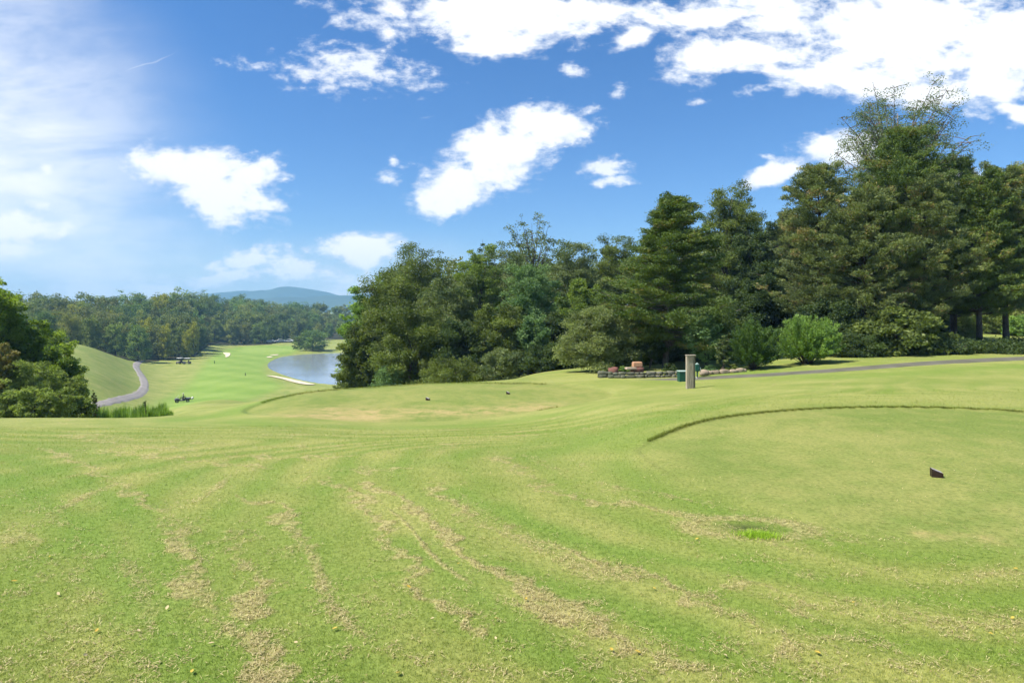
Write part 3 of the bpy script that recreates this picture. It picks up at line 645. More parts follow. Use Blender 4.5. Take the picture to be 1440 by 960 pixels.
def cedar(name, label, loc, H_, R_, seed, lm, flat=.5, bf=.12, limbs=130, sub=9, leaves=60000, size=.17, group=None, pw=.72, asym=(0, 0), bm=None, tops=1, top_w=.12, rise=.3):
    leaves = int(leaves * 1.9); size *= .72; sub = int(sub * 1.6)
    r = np.random.default_rng(seed); mb = MB(); tr = H_ * .014 + .03; C = []; RA = []; TO = []; DV = []
    P_ = bez(np.array([0, 0, -.25]), np.array([r.normal(0, .02 * H_), r.normal(0, .02 * H_), H_ * .5]), np.array([asym[0], asym[1], H_ * .97]), 9)
    mb.tube(P_, [tr * (1.3 if i == 0 else 1) * (1 - .92 * i / 8) for i in range(9)], 8)
    ph = r.uniform(0, 6.28, 4)
    for i in range(limbs):
        t = ((i + r.uniform(0, 1)) / limbs) ** 1.05; az = i * 2.39996 + r.normal(0, .3)
        lob = 1 + .16 * math.sin(3 * az + ph[0] + t * 4) + .13 * math.sin(9 * t + ph[1] + az) + .10 * math.sin(17 * t + ph[2])
        ln = (R_ * (1 - t) ** pw + R_ * top_w) * r.uniform(.72, 1.1) * lob * (.8 + .2 * min(1, t / .12))
        h = H_ * (bf + (1 - bf) * t * .98); k_ = min(.97, h / H_ / 1.0) * 8; i_ = min(7, int(k_)); st_ = P_[i_] + (P_[i_ + 1] - P_[i_]) * (k_ - i_)
        up = rise * (1 + 1.2 * t) + r.normal(0, .1)
        dirv = np.array([math.cos(az), math.sin(az), up]); tip = st_ + dirv * ln; mid = st_ + dirv * ln * .5 + np.array([0, 0, -.07 * ln])
        B_ = bez(st_, mid, tip, 5); mb.tube(B_, [tr * .3 * (1 - .7 * t) * (1 - .8 * j / 4) for j in range(5)], 4, False)
        base = r.uniform(.1, .85)
        ns = max(3, int(sub * (.35 + .65 * ln / R_)))
        for j in range(ns):
            s = r.uniform(.22, 1.0) ** .8; k_ = min(3.999, s * 4); i_ = int(k_); p = B_[i_] + (B_[i_ + 1] - B_[i_]) * (k_ - i_)
            sd_ = np.array([-math.sin(az), math.cos(az), 0]) * r.normal(0, .20) * ln * (1.15 - s); c = p + sd_ + np.array([0, 0, r.normal(.03, .06)]) * 1.0
            c[2] = max(c[2], .1)
            C.append(c); RA.append(r.uniform(.16, .52) * (1.3 - .5 * s) * (R_ / 4) ** .5); TO.append(base + r.normal(0, .12)); d_ = dirv + sd_ / (np.linalg.norm(sd_) + .3) + np.array([0, 0, .35]); DV.append(d_ / np.linalg.norm(d_))
    C = np.array(C); RA = np.array(RA); TO = np.clip(np.array(TO), 0, 1); DV = np.array(DV)
    k = np.maximum(4, (RA ** 2 / (RA ** 2).sum() * leaves)).astype(int)
    V_, T_ = crown_from(C, RA, TO, k, size, 3.0, r, flat, dirv=DV)
    return finish(name, label, 'tree', group, loc, V_, T_, mb, lm, bm or M['bark'])
def fountain(name, label, loc, H_, R_, seed, lm, stems=330, leaves=26000, size=.13, group=None, cat='bush', spread=1.15, asp=3.0):
    r = np.random.default_rng(seed); mb = MB(); C = []; DV = []; TO = []; RA = []
    for i in range(stems):
        az = r.uniform(0, 6.28); el = r.uniform(.02, 1) ** .75; th = (1 - el) * 1.45
        d = np.array([math.sin(th) * math.cos(az), math.sin(th) * math.sin(az), math.cos(th)]); ln = r.uniform(.72, 1.08) * (1 + .10 * math.sin(3 * az + seed) + .08 * math.sin(7 * th + seed))
        tip = np.array([d[0] * R_ * spread * .9, d[1] * R_ * spread * .9, .12 * H_ + d[2] * H_ * .88]) * ln; st_ = np.array([d[0], d[1], 0]) * R_ * .12
        mid = (st_ + tip) / 2 + np.array([0, 0, .06 * H_]); B_ = bez(st_, mid, tip, 7)
        if i % 4 == 0: mb.tube(B_[:5], [.018, .015, .012, .009, .006], 3, False)
        tn = r.uniform(.2, .85)
        for j in range(6):
            s = .45 + .56 * j / 5; k_ = min(5.999, s * 6); i_ = int(k_); p = B_[i_] + (B_[i_ + 1] - B_[i_]) * (k_ - i_); dd = B_[i_ + 1] - B_[i_]
            C.append(p); DV.append(dd / np.linalg.norm(dd) * 1.5); TO.append(tn); RA.append(.10 + .05 * (1 - s))
    C, DV, TO, RA = map(np.array, (C, DV, TO, RA)); k = np.full(len(C), max(3, leaves // len(C)))
    V_, T_ = crown_from(C, RA, np.clip(TO, 0, 1), (k * 2.0).astype(int), size * .80, asp, r, 1.0, dirv=DV)
    return finish(name, label, cat, group, loc, V_, T_, mb, lm, M['bark'], 'foliage', 'stems')
def place(px, Y, top, hw=None):
    X = pX(px, Y); z = zat(X, Y); H_ = CZ + (HZ - top) / F * Y - z
    return (X, Y, z), H_, (hw / F * Y if hw else None)
def D(name, label, px, Y, top, hw, seed, lm, **k):
    loc, H_, R_ = place(px, Y, top, hw); return deciduous(name, label, loc, H_, R_, seed, M[lm], **k)
def CE(name, label, px, Y, top, hw, seed, lm, **k):
    loc, H_, R_ = place(px, Y, top, hw); return cedar(name, label, loc, H_, R_, seed, M[lm], **k)
GM = 'broadleaf trees behind the far tee'; GR = 'evergreens along the shaded path'
# --- the wood behind the far tee (left to right)
D('broadleaf_tree', 'round yellow-green tree at the left end of the wood, nearest the pond', 512, 52, 405, 34, 11, 'leaf_bright', bf=.03, group=GM, limbs=46)
D('broadleaf_tree', 'low dark tree overhanging the pond view at the left foot of the wood', 505, 47, 462, 32, 12, 'leaf_mid', bf=.02, group=GM, leaves=26000)
D('broadleaf_tree', 'tall rounded tree with two leafy tips at the left shoulder of the wood', 592, 57, 342, 58, 13, 'leaf_mid', bf=.06, group=GM, leaves=52000, limbs=60)
D('broadleaf_tree', 'broad olive tree bulging over the pond side of the far tee', 556, 50, 376, 62, 14, 'leaf_mid', bf=.03, group=GM, leaves=56000, limbs=60)
D('broadleaf_tree', 'low spreading dark tree right behind the left end of the far tee', 575, 44, 430, 62, 15, 'leaf_mid', bf=.02, group=GM, leaves=42000)
D('broadleaf_tree', 'olive tree in the middle of the wood, directly behind the left tee marker', 634, 48, 392, 52, 16, 'leaf_grey', bf=.03, group=GM, leaves=42000)
D('broadleaf_tree', 'yellow-green tree with a pointed top in the middle of the wood', 672, 54, 348, 42, 17, 'leaf_yellow', bf=.05, group=GM, leaves=40000)
D('broadleaf_tree', 'pale grey-green tree just left of the tallest airy treetop', 712, 60, 340, 52, 18, 'leaf_grey', bf=.05, group=GM, leaves=42000)
D('airy_tree', 'thin-leaved tree whose open round top rises alone above the wood', 748, 78, 305, 42, 19, 'leaf_grey', bf=.45, group=GM, leaves=11000, size=.2, limbs=60, sub=8, crad=.12)
D('airy_tree', 'small dark treetop poking up left of the open round treetop', 684, 74, 335, 18, 59, 'leaf_dark', bf=.5, group=GM, leaves=7000, limbs=26, crad=.16)
D('broadleaf_tree', 'tree with pale layered leaf clumps behind the middle of the far tee', 748, 49, 372, 46, 20, 'leaf_teal', bf=.10, group=GM, leaves=36000, crad=.22)
D('broadleaf_tree', 'grey-green rounded tree between the layered tree and the dark evergreen', 806, 58, 342, 46, 21, 'leaf_grey', bf=.05, group=GM, leaves=40000)
D('broadleaf_tree', 'mid green tree just left of the dark evergreen, set back in the wood', 862, 60, 332, 44, 22, 'leaf_mid', bf=.05, group=GM, leaves=40000)
D('broadleaf_tree', 'leafy yellow-green tree above the small spreading tree', 820, 47, 392, 38, 23, 'leaf_yellow', bf=.05, group=GM, leaves=32000)
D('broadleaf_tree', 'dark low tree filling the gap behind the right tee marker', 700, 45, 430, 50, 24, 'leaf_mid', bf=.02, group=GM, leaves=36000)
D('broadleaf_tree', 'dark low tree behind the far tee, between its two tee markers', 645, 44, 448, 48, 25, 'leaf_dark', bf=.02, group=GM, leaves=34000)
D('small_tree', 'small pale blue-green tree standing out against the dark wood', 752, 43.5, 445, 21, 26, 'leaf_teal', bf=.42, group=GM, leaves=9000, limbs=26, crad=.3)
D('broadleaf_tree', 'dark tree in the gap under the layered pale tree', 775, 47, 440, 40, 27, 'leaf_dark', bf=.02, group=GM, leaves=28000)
D('low_bush', 'low yellow-green bush at the foot of the wood behind the right tee marker', 706, 41, 492, 36, 28, 'leaf_grey', bf=.0, leaves=14000, cat='bush', size=.13, limbs=34)
D('low_bush', 'thin pale sapling bush at the left foot of the wood by the far tee edge', 545, 41, 515, 26, 29, 'leaf_teal', bf=.0, leaves=3800, cat='bush', size=.12, limbs=30)
D('low_bush', 'dark low bush at the foot of the wood behind the left tee marker', 640, 41, 505, 42, 30, 'leaf_mid', bf=.0, leaves=14000, cat='bush', size=.13, limbs=34)
D('low_bush', 'dark bush between the wood and the small spreading tree', 768, 40, 488, 34, 31, 'leaf_dark', bf=.0, leaves=14000, cat='bush', size=.13, limbs=34)
# --- garden trees
D('spreading_tree', 'small spreading garden tree with a leaning forked trunk left of the orange stone', 858, 33.6, 438, 54, 32, 'leaf_garden', bf=.10, leaves=30000, size=.115, asym=(-.9, 0), multi=3, limbs=50, pw=.45, crad=.2, flat=.55)
CE('cedar_tree', 'big dark olive evergreen with a pale trunk standing over the stone edging', 936, 35.2, 268, 106, 33, 'cedar', bf=.14, limbs=210, sub=12, leaves=125000, pw=.78, bm=M['bark_pale'], asym=(.5, 0), top_w=.09, rise=.08, flat=.34)
D('broadleaf_tree', 'tall tree with a domed light green top right behind the big dark evergreen', 1030, 50, 258, 48, 34, 'leaf_mid', bf=.2, group=GM, leaves=52000, limbs=56, size=.15)
D('broadleaf_tree', 'dark tree filling the gap between the big evergreen and the cedar wood', 1068, 47, 306, 42, 35, 'leaf_dark', bf=.1, group=GM, leaves=40000)
D('broadleaf_tree', 'shady tree low behind the two round bushes', 1075, 41, 388, 46, 36, 'leaf_dark', bf=.08, leaves=34000, group=GM)
D('small_tree', 'light-leaved sapling growing through the right side of the big dark evergreen', 992, 32.6, 436, 26, 37, 'leaf_teal', bf=.25, leaves=3200, size=.17, limbs=26, crad=.25)
D('small_tree', 'small twin-trunked tree leaning behind the orange stone', 912, 34.8, 470, 22, 38, 'leaf_dark', bf=.45, leaves=6000, size=.13, multi=2, lean=(.5, 0), limbs=20, bm=M['bark_pale'])
D('small_tree', 'thin sapling with hanging pale leaves at the right end of the stone edging', 1017, 30.6, 472, 11, 39, 'leaf_grey', bf=.2, leaves=1500, size=.12, limbs=16)
fl_, H_, R_ = place(1058, 30.6, 455, 38); fountain('round_bush', 'round bush with dark twiggy base, left of the bright fountain-shaped bush', fl_, H_, R_, 40, leaf_mat('leaf_bush', (.04, .08, .016), (.12, .20, .04)), leaves=22000)
fl_, H_, R_ = place(1134, 31.2, 449, 47); fountain('round_bush', 'bright green fountain-shaped bush beside the path', fl_, H_, R_, 41, M['leaf_bright'], leaves=34000, stems=420)
# --- cedar wood on the right
CE('cedar_tree', 'grey-green cedar at the left end of the cedar wood', 1150, 39, 226, 66, 42, 'cedar_grey', bf=.14, limbs=150, leaves=72000, group=GR, pw=.55, top_w=.2)
CE('cedar_tree', 'tallest cedar in the middle of the cedar wood, under the bare-looking treetop', 1268, 38, 176, 84, 43, 'cedar', bf=.17, limbs=190, leaves=105000, group=GR, pw=.6, top_w=.16)
CE('cedar_tree', 'dull olive cedar low in front of the tallest cedar', 1212, 36.8, 268, 66, 44, 'cedar_grey', bf=.17, limbs=150, leaves=72000, group=GR, pw=.5, top_w=.25)
CE('cedar_tree', 'cedar with drooping branches in front, right of the tallest cedar', 1300, 36.2, 250, 60, 45, 'cedar_grey', bf=.22, limbs=140, leaves=66000, group=GR, pw=.5, top_w=.22)
CE('cedar_tree', 'dark cedar with feathery side tips right behind the tallest cedar', 1342, 42, 218, 60, 46, 'cedar', bf=.2, limbs=140, leaves=66000, group=GR, pw=.6, top_w=.2)
CE('cedar_tree', 'cedar with a straight dark trunk bare to head height at the right', 1378, 36.6, 244, 56, 47, 'cedar', bf=.22, limbs=140, leaves=66000, group=GR, pw=.5, top_w=.24)
CE('cedar_tree', 'cedar with the rightmost bare trunk before the picture edge', 1416, 37.2, 232, 56, 48, 'cedar_grey', bf=.24, limbs=130, leaves=60000, group=GR, pw=.5, top_w=.24)
CE('cedar_tree', 'cedar cut off by the right edge of the picture', 1476, 38, 236, 66, 49, 'cedar', bf=.25, limbs=130, leaves=60000, group=GR, pw=.55)
CE('cedar_tree', 'narrow cedar behind the gap left of the cedar wood', 1106, 46, 292, 40, 50, 'cedar_grey', bf=.1, limbs=120, leaves=50000, group=GR, pw=.6)
CE('cedar_tree', 'slim cedar with a thin dark trunk behind the understory bushes', 1343, 40, 300, 48, 51, 'cedar', bf=.24, limbs=110, leaves=44000, group=GR, pw=.5)
D('airy_tree', 'tall thinly leaved tree whose twiggy top stands above the cedars', 1262, 43.5, 124, 84, 52, 'leaf_grey', bf=.5, leaves=60000, size=.10, limbs=80, sub=22, crad=.10, bm=M['bark_pale'], group=GR, pw=.4, asym=(0, 0))
D('understory_bush', 'broad-leaved dark bush arching under the cedars right of the fountain-shaped bush', 1262, 34.2, 436, 58, 53, 'leaf_mid', bf=.02, leaves=11000, size=.24, cat='bush', limbs=40, flat=.4)
D('understory_bush', 'dense dark bush at the foot of the cedar wood beside the bright bush', 1206, 34, 468, 42, 54, 'leaf_dark', bf=.0, leaves=15000, size=.12, cat='bush')
D('understory_bush', 'low ivy-like bush between the cedar trunks and the path', 1318, 34.3, 478, 48, 55, 'leaf_dark', bf=.0, leaves=13000, size=.12, cat='bush')
D('understory_bush', 'low dark brush at the path side under the rightmost cedars', 1395, 34.6, 482, 44, 56, 'leaf_dark', bf=.0, leaves=12000, size=.12, cat='bush')
D('understory_bush', 'tangled dark brush under the grey-green cedar', 1165, 36.5, 420, 48, 57, 'leaf_dark', bf=.0, leaves=24000, size=.14, cat='bush')
D('understory_bush', 'low shaded brush at the far right end of the path', 1475, 34.6, 478, 46, 58, 'leaf_dark', bf=.0, leaves=12000, size=.12, cat='bush')
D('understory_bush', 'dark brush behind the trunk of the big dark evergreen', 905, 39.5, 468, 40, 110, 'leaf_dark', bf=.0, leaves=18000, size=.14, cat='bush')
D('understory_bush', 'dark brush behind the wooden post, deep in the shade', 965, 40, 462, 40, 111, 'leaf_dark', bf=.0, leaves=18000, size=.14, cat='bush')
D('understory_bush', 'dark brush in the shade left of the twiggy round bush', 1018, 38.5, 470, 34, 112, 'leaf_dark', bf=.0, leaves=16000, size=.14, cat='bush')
D('understory_bush', 'green thicket beyond the thin dark cedar trunk', 1345, 50, 438, 26, 113, 'leaf_mid', bf=.0, leaves=9000, size=.16, cat='bush')
D('understory_bush', 'loose thicket seen between the two thick bare cedar trunks', 1395, 54, 436, 20, 114, 'leaf_mid', bf=.05, leaves=6000, size=.16, cat='bush')
D('understory_bush', 'sunlit thicket beyond the rightmost bare cedar trunk', 1436, 52, 444, 20, 115, 'leaf_bright', bf=.0, leaves=7000, size=.16, cat='bush')
D('understory_bush', 'dark thicket behind the low ivy-like bush', 1302, 46, 436, 34, 116, 'leaf_dark', bf=.0, leaves=14000, size=.16, cat='bush')
# --- left bank
GL = 'shrubs and trees on the left bank'
D('bank_tree', 'green leafy tree rising at the left picture edge', -12, 37, 392, 50, 61, 'leaf_bank', bf=.03, leaves=46000, size=.15, group=GL, limbs=54)
D('bank_tree', 'mid green tree on the bank sloping down from the left picture edge', 44, 38.5, 446, 40, 62, 'leaf_bank', bf=.02, leaves=34000, size=.14, group=GL)
D('bank_tree', 'rounded green tree at the right end of the left bank', 80, 37.5, 478, 33, 163, 'leaf_bank', bf=.0, leaves=26000, size=.13, group=GL)
D('bank_tree', 'olive tree behind the right end of the left bank', 70, 60, 462, 34, 64, 'leaf_yellow', bf=.0, leaves=18000, size=.17, group=GL)
D('bank_shrub', 'orange-tinted shrub at the left picture edge', 2, 33.5, 482, 26, 65, 'leaf_autumn', bf=.0, leaves=14000, size=.12, group=GL, cat='bush')
D('bank_shrub', 'grey-green thicket below the green leafy tree', 42, 34, 508, 40, 66, 'leaf_bank_dull', bf=.0, leaves=18000, size=.11, group=GL, cat='bush')
D('bank_shrub', 'dark shrub at the right foot of the left bank', 106, 35, 524, 20, 67, 'leaf_bank_dull', bf=.0, leaves=9000, size=.11, group=GL, cat='bush')
for i, (px, Y, tp, hw, lb) in enumerate(((10, 29.5, 546, 26, 'low bramble mound at the left picture edge beside the mown grass'), (48, 29.3, 542, 26, 'low bramble mound below the grey-green thicket'), (84, 29.6, 548, 26, 'low bramble mound below the rounded green tree'), (116, 30.5, 556, 17, 'low bramble mound at the start of the reeds'))):
    D('bramble', lb, px, Y, tp, hw, 70 + i, 'leaf_bank_dull', bf=.0, leaves=13000, size=.10, group=GL, cat='bush', limbs=34)
for i, (px, Y, tp, hw) in enumerate(((-150, 60, 420, 40), (-280, 62, 390, 50), (-45, 30.0, 556, 22), (-190, 31, 530, 34))):
    D('bank_tree', ('tall', 'spreading', 'shrubby', 'bushy')[i] + ' tree on the left bank beyond the picture edge', px, Y, tp, hw, 80 + i, 'leaf_mid', bf=.02, leaves=16000, size=.2, group=GL)

# --- repeated trees further off
def proto_set(lm, n_, seed, H0=18, R0=5.6, leaves=8500, size=.55, bf=.06):
    ps = []
    for i in range(n_):
        ps.append(deciduous('wood_tree', 'tree', (0, 0, 0), H0, R0 * (1 + .15 * ((i % 3) - 1)), seed + i, M[lm], bf=bf, limbs=26, sub=6, leaves=leaves, size=size, crad=.27, pw=.42 + .1 * (i % 2), sides=3, flat=.8))
    return ps
used = set()
def put(proto, px, Y, H_, label, group, r, z=None, name='wood_tree', zo=0, wf=1.0):
    X = pX(px, Y); z = zat(X, Y) if z is None else z
    o = proto if proto not in used else copy_tree(proto); used.add(proto); o.name = name
    s = H_ / 18.0; o.location = (X, Y, z - .2 + zo); o.scale = (s * wf * r.uniform(.9, 1.15), s * wf * r.uniform(.9, 1.15), s); o.rotation_euler.z = r.uniform(0, 6.28)
    return tag(o, label, 'tree', group)
far = proto_set('far_leaf', 8, 200); fary = proto_set('far_yellow', 1, 230)
r = np.random.default_rng(99)
def front_Y(px): return np.interp(px, [-300, 0, 90, 160, 225, 268, 285, 310, 400, 430, 470, 520, 640], [175, 172, 168, 182, 212, 217, 258, 300, 316, 326, 358, 372, 390])
def skyl(px): return np.interp(px, [-300, 20, 100, 150, 205, 262, 300, 350, 400, 440, 500, 560], [400, 414, 416, 411, 418, 409, 419, 417, 425, 428, 434, 437])
nf = 0
for row in range(7):
    px = -230.0 + row * 7
    while px < 545:
        Yf = float(front_Y(px)); Y = Yf + 4 + row * (15 if px < 300 else 17) + r.uniform(-4, 4); pxx = px + r.uniform(-2.5, 2.5)
        X = pX(pxx, Y); z = zat(X, Y); top = float(skyl(px)) + (6 - row) * (7.0 if px < 290 else 5.0) + r.uniform(-7, 5)
        if row == 0: top = max(top, float(skyl(px)) + 30)
        H_ = np.clip(CZ + (HZ - top) / F * Y - z, 9, 27)
        lab = ('front-rank', 'deeper')[row > 1] + ' tree of the distant wood ' + ('beyond the grassy bank and left bushes' if px < 165 else 'between the grassy bank and the yellow-topped trees' if px < 285 else 'behind the green of the fairway' if px < 420 else 'beyond the far end of the pond')
        put(far[int(r.integers(0, 8))], pxx, Y, H_, lab, 'trees of the distant wood', r, wf=1.15 if row else 1.0); nf += 1
        px += 6.4 / Y * F * r.uniform(.85, 1.15) * (1.0 if row < 3 else 1.25)
for (px, tp, row, lb) in ((205, 446, 1, 'bright yellow-topped tree in the distant wood, larger of the two side by side'), (232, 455, 0, 'smaller yellow-topped tree right of the bright yellow one'), (108, 428, 4, 'lime green treetop high in the distant wood above the grassy bank'),
                      (225, 414, 5, 'yellowish treetop on the skyline of the distant wood'), (272, 452, 0, 'yellow-green tree where the distant wood steps back from the fairway'), (262, 463, 0, 'smaller yellow-green tree beside the step in the distant wood')):
    Y = float(front_Y(px)) + 2 + row * 15 - (3 if row == 0 else 6); H_ = CZ + (HZ - tp) / F * Y - zat(pX(px, Y), Y); put(fary[0], px, Y, H_, lb, 'yellow-tinged trees', r, wf=.75 if row else .6)
put(far[2], 440, 262, 1.7 + (435 - 464) / F * 262 + 15.6, 'dark rounded tree standing alone at the far end of the pond', None, r, name='pond_tree', wf=1.75)
D('pond_tree', 'thin brownish young tree beside the rounded one at the far end of the pond', 419, 262, 471, 8.5, 90, 'leaf_grey', bf=.1, leaves=2600, size=.38, limbs=22)
D('pond_tree', 'second dark tree half hidden behind the rounded pond-side tree', 428, 285, 462, 8, 91, 'leaf_dark', bf=.05, leaves=3800, size=.45, limbs=22)
# trees closing the view behind the near wood
nb = 0
for row, (Y0, px0, px1, st_) in enumerate(((88, 560, 1120, 46), (120, 560, 1700, 40), (72, 1130, 1800, 62))):
    px = px0
    while px < px1:
        Y = Y0 + r.uniform(-6, 6); top = float(np.interp(px, [500, 560, 700, 900, 1050, 1200, 1440], [432, 385, 362, 352, 330, 300, 275])) + r.uniform(-6, 14)
        if row == 2: top += 30
        z = zat(pX(px, Y), Y); H_ = np.clip(CZ + (HZ - top) / F * Y - z, 8, 24)
        put(far[int(r.integers(0, 8))], px, Y, H_, 'tree half hidden in the shade behind the near wood', 'trees behind the near wood', r, name='background_tree', wf=1.0 if row < 2 else .9); nb += 1
        px += st_ * r.uniform(.85, 1.15)
for p_ in far + fary:
    if p_ not in used: 
        for c in list(p_.children): bpy.data.objects.remove(c)
        bpy.data.objects.remove(p_)
print('far', nf, nb)

# ------------------------------------------------------------------ grass blades, clippings, reeds (stuff)
_ga = AT; _GZ = GZ.reshape(nr, na); NF = int(round(120 / .16)) + 1
def gsample(X, Y, keys=()):
    a = (np.degrees(np.arctan2(X, Y)) + 60) / .16; rr = np.hypot(X, Y)
    j = np.clip(a.astype(int), 0, NF - 2); fa = np.clip(a - j, 0, 1); i = np.clip(np.searchsorted(rad, rr) - 1, 0, nr - 2); fr = (rr - rad[i]) / (rad[i + 1] - rad[i])
    def g(G): return (G[i, j] * (1 - fa) + G[i, j + 1] * fa) * (1 - fr) + (G[i + 1, j] * (1 - fa) + G[i + 1, j + 1] * fa) * fr
    return g(_GZ), {k: g(_ga[k].reshape(nr, na)) for k in keys}
KEYS = ('thatch', 'lush', 'tee', 'dry', 'edge', 'stripe', 'floor', 'fair', 'mow')
def blades(name, X, Y, length, width, lean, tone_f, seed, material=None, flat=False, lab=None):
    r = np.random.default_rng(seed); n_ = len(X); Z, A = gsample(X, Y, KEYS)
    az = r.uniform(0, 2 * math.pi, n_); d = np.stack([np.cos(az), np.sin(az), np.zeros(n_)], -1); s = np.stack([-d[:, 1], d[:, 0], d[:, 2]], -1)
    Ln = length * r.uniform(.6, 1.3, n_); ln = lean * r.uniform(.4, 1.3, n_)
    p = np.stack([X, Y, Z - .004], -1)
    up = np.stack([np.zeros(n_), np.zeros(n_), Ln], -1)
    tipv = p + up * (np.cos(ln))[:, None] + d * (Ln * np.sin(ln))[:, None]
    if flat: tipv[:, 2] = p[:, 2] + r.uniform(.002, .022, n_); p = p + np.stack([np.zeros(n_), np.zeros(n_), r.uniform(.004, .02, n_)], -1)
    w = width * r.uniform(.7, 1.3, n_)
    V = np.stack([p - s * w[:, None] * .5, p + s * w[:, None] * .5, tipv], 1).reshape(-1, 3)
    A['tone'] = tone_f(A, r, n_)
    o = mesh(name, V, np.arange(3 * n_).reshape(-1, 3), material or M['blades'], None, False, {k: ('FACE', v_) for k, v_ in A.items()})
    return tag(o, kind='stuff', label=lab)
r = np.random.default_rng(3)
N = 1150000
inv = r.uniform(1 / 16., 1 / 1.9, N); Yb = 1 / inv; Xb = r.uniform(-1.2, 1.2, N) * Yb
_, A_ = gsample(Xb, Yb, ('tee', 'floor')); keep = (r.uniform(0, 1, N) > A_['tee'] * .55) & (A_['floor'] < .3) & (((Xb - hole[0]) / .22) ** 2 + ((Yb - hole[1]) / .12) ** 2 > r.uniform(.5, 1.2, N)); Xb, Yb = Xb[keep], Yb[keep]; te = A_['tee'][keep]
size_f = np.clip(Yb / 4.0, 1, 4.5)
blades('grass', Xb, Yb, (.019 - .011 * te) * size_f ** .3, .0030 * size_f ** .85, 1.05, lambda A, r, n: np.clip(r.beta(1.6, 2.2, n) + .35 * np.clip(A['thatch'], 0, 1) * r.uniform(0, 1, n), 0, 1), 5, lab='short mown grass blades over the near lawn')
# matted dry clippings along the mowing rows
N = 1300000
inv = r.uniform(1 / 18., 1 / 1.9, N); Yb = 1 / inv; Xb = r.uniform(-1.2, 1.2, N) * Yb
_, A_ = gsample(Xb, Yb, ('thatch',)); cl = np.sin(Xb * 9.1 + 3 * np.sin(Yb * 5)) * np.sin(Yb * 11.3 + 2 * np.sin(Xb * 7)); cl2 = np.sin(Xb * 31 + 2 * np.sin(Yb * 17)) * np.sin(Yb * 27 + 2 * np.sin(Xb * 23))
keep = r.uniform(0, 1, N) < np.clip(A_['thatch'] - .10 + .25 * cl + .25 * cl2, 0, 1) ** 1.4 * .42 + .012 * (cl > .3); Xb, Yb = Xb[keep], Yb[keep]; sf = np.clip(Yb / 4, 1, 4)
M['clip'] = leaf_mat('clippings', (.24, .18, .075), (.55, .48, .23), .15)
blades('dry_grass_clippings', Xb, Yb,   .030 * sf ** .5, .0038 * sf ** .9, 1.45, lambda A, r, n: r.uniform(0, 1, n), 6, M['clip'], True, lab='dry straw-coloured grass clippings left in rows by the mower')
# longer grass standing round the cut edges of the tees
def along(poly, sel, n_, off, sd_):
    r = np.random.default_rng(9); P_ = []; 
    q = np.roll(poly, -1, 0); ln = np.hypot(*(q - poly).T); pr = ln / ln.sum(); i = r.choice(len(poly), n_, p=pr); f = r.uniform(0, 1, n_)[:, None]
    p = poly[i] * (1 - f) + q[i] * f; c = poly.mean(0); d = p - c; d /= np.linalg.norm(d, axis=1)[:, None]; p = p + d * (off + r.normal(0, sd_, n_))[:, None]
    return p[sel(p)]
e1 = along(TEE_FAR, lambda p: (p[:, 1] + .3 * p[:, 0] > 20.3) & (p[:, 0] < 1.5), 8000, .14, .05); e2 = along(TEE_NEAR, lambda p: (p[:, 1] > 9.0), 26000, .06, .018)
E = np.concatenate([e1, e2]); sz = np.where(np.arange(len(E)) < len(e1), 2.0, 1.0)
blades('edge_grass', E[:, 0], E[:, 1], .045 * sz, .005 * sz, .6, lambda A, r, n: r.uniform(0, .8, n), 12, lab='longer grass fringe along the cut edge of the tees')
hr = np.stack([hole[0] + r.normal(0, .085, 900) + .02, hole[1] - .20 + r.normal(0, .04, 900)], -1)
M['tuft'] = leaf_mat('tuft', (.20, .34, .02), (.42, .58, .06), .4)
tf = blades('grass_tuft', hr[:, 0], hr[:, 1], .055, .005, .8, lambda A, r, n: r.uniform(0, 1, n), 13, M['tuft']); del tf['kind']; tag(tf, 'bright green tuft of longer grass beside the dark scuffed hollow', 'grass tuft')
# reeds on the ditch
NR = 9000; pxr = r.uniform(122, 243, NR); Yr = 39 + (pxr - 122) / 121 * 4 + r.uniform(0, 5.5, NR); Xr = pX(pxr, Yr)
hr_ = np.interp(pxr, [122, 150, 200, 232, 243], [1.5, 1.35, 1.2, .95, .4]) * r.uniform(.45, 1.2, NR) * (1 + .25 * np.sin(pxr * .35) * np.sin(pxr * .13))
Zr = zfun(Xr, Yr); az = r.uniform(0, 6.28, NR); lean = r.uniform(.05, .35, NR) * hr_
base = np.stack([Xr, Yr, Zr - .1], -1); tip = base + np.stack([np.cos(az) * lean, np.sin(az) * lean, hr_ + .1], -1); sdv = np.stack([-np.sin(az), np.cos(az), 0 * az], -1) * .03
mid = base * .45 + tip * .55 + np.stack([0 * az, 0 * az, .08 * hr_], -1)
Vr = np.stack([base - sdv, base + sdv, mid + sdv * .8, mid - sdv * .8, mid - sdv * .8, mid + sdv * .8, tip + sdv * .1, tip - sdv * .1], 1).reshape(-1, 3)
M['reed'] = leaf_mat('reed', (.11, .20, .03), (.24, .36, .06), .4)
tag(mesh('reeds', Vr, np.arange(8 * NR).reshape(-1, 4), M['reed'], None, False, {'tone': ('FACE', np.repeat(r.uniform(0, 1, NR), 2))}), kind='stuff', label='tall bright green reeds growing in the ditch below the left slope')
D('tall_weed', 'reddish brown weed standing at the left end of the reeds', 133, 38.5, 549, 6, 92, 'leaf_autumn', bf=.2, leaves=1500, size=.1, limbs=16, cat='plant')
D('tall_weed', 'dark narrow weed stalk sticking out above the reeds', 204, 42, 560, 2.2, 93, 'leaf_dark', bf=.1, leaves=600, size=.1, limbs=14, cat='plant')
D('low_bush', 'small dark clump growing behind the stone edging left of the wooden post', 942, 31.3, 511, 9, 94, 'leaf_dark', bf=.0, leaves=2600, size=.07, limbs=20, cat='bush')
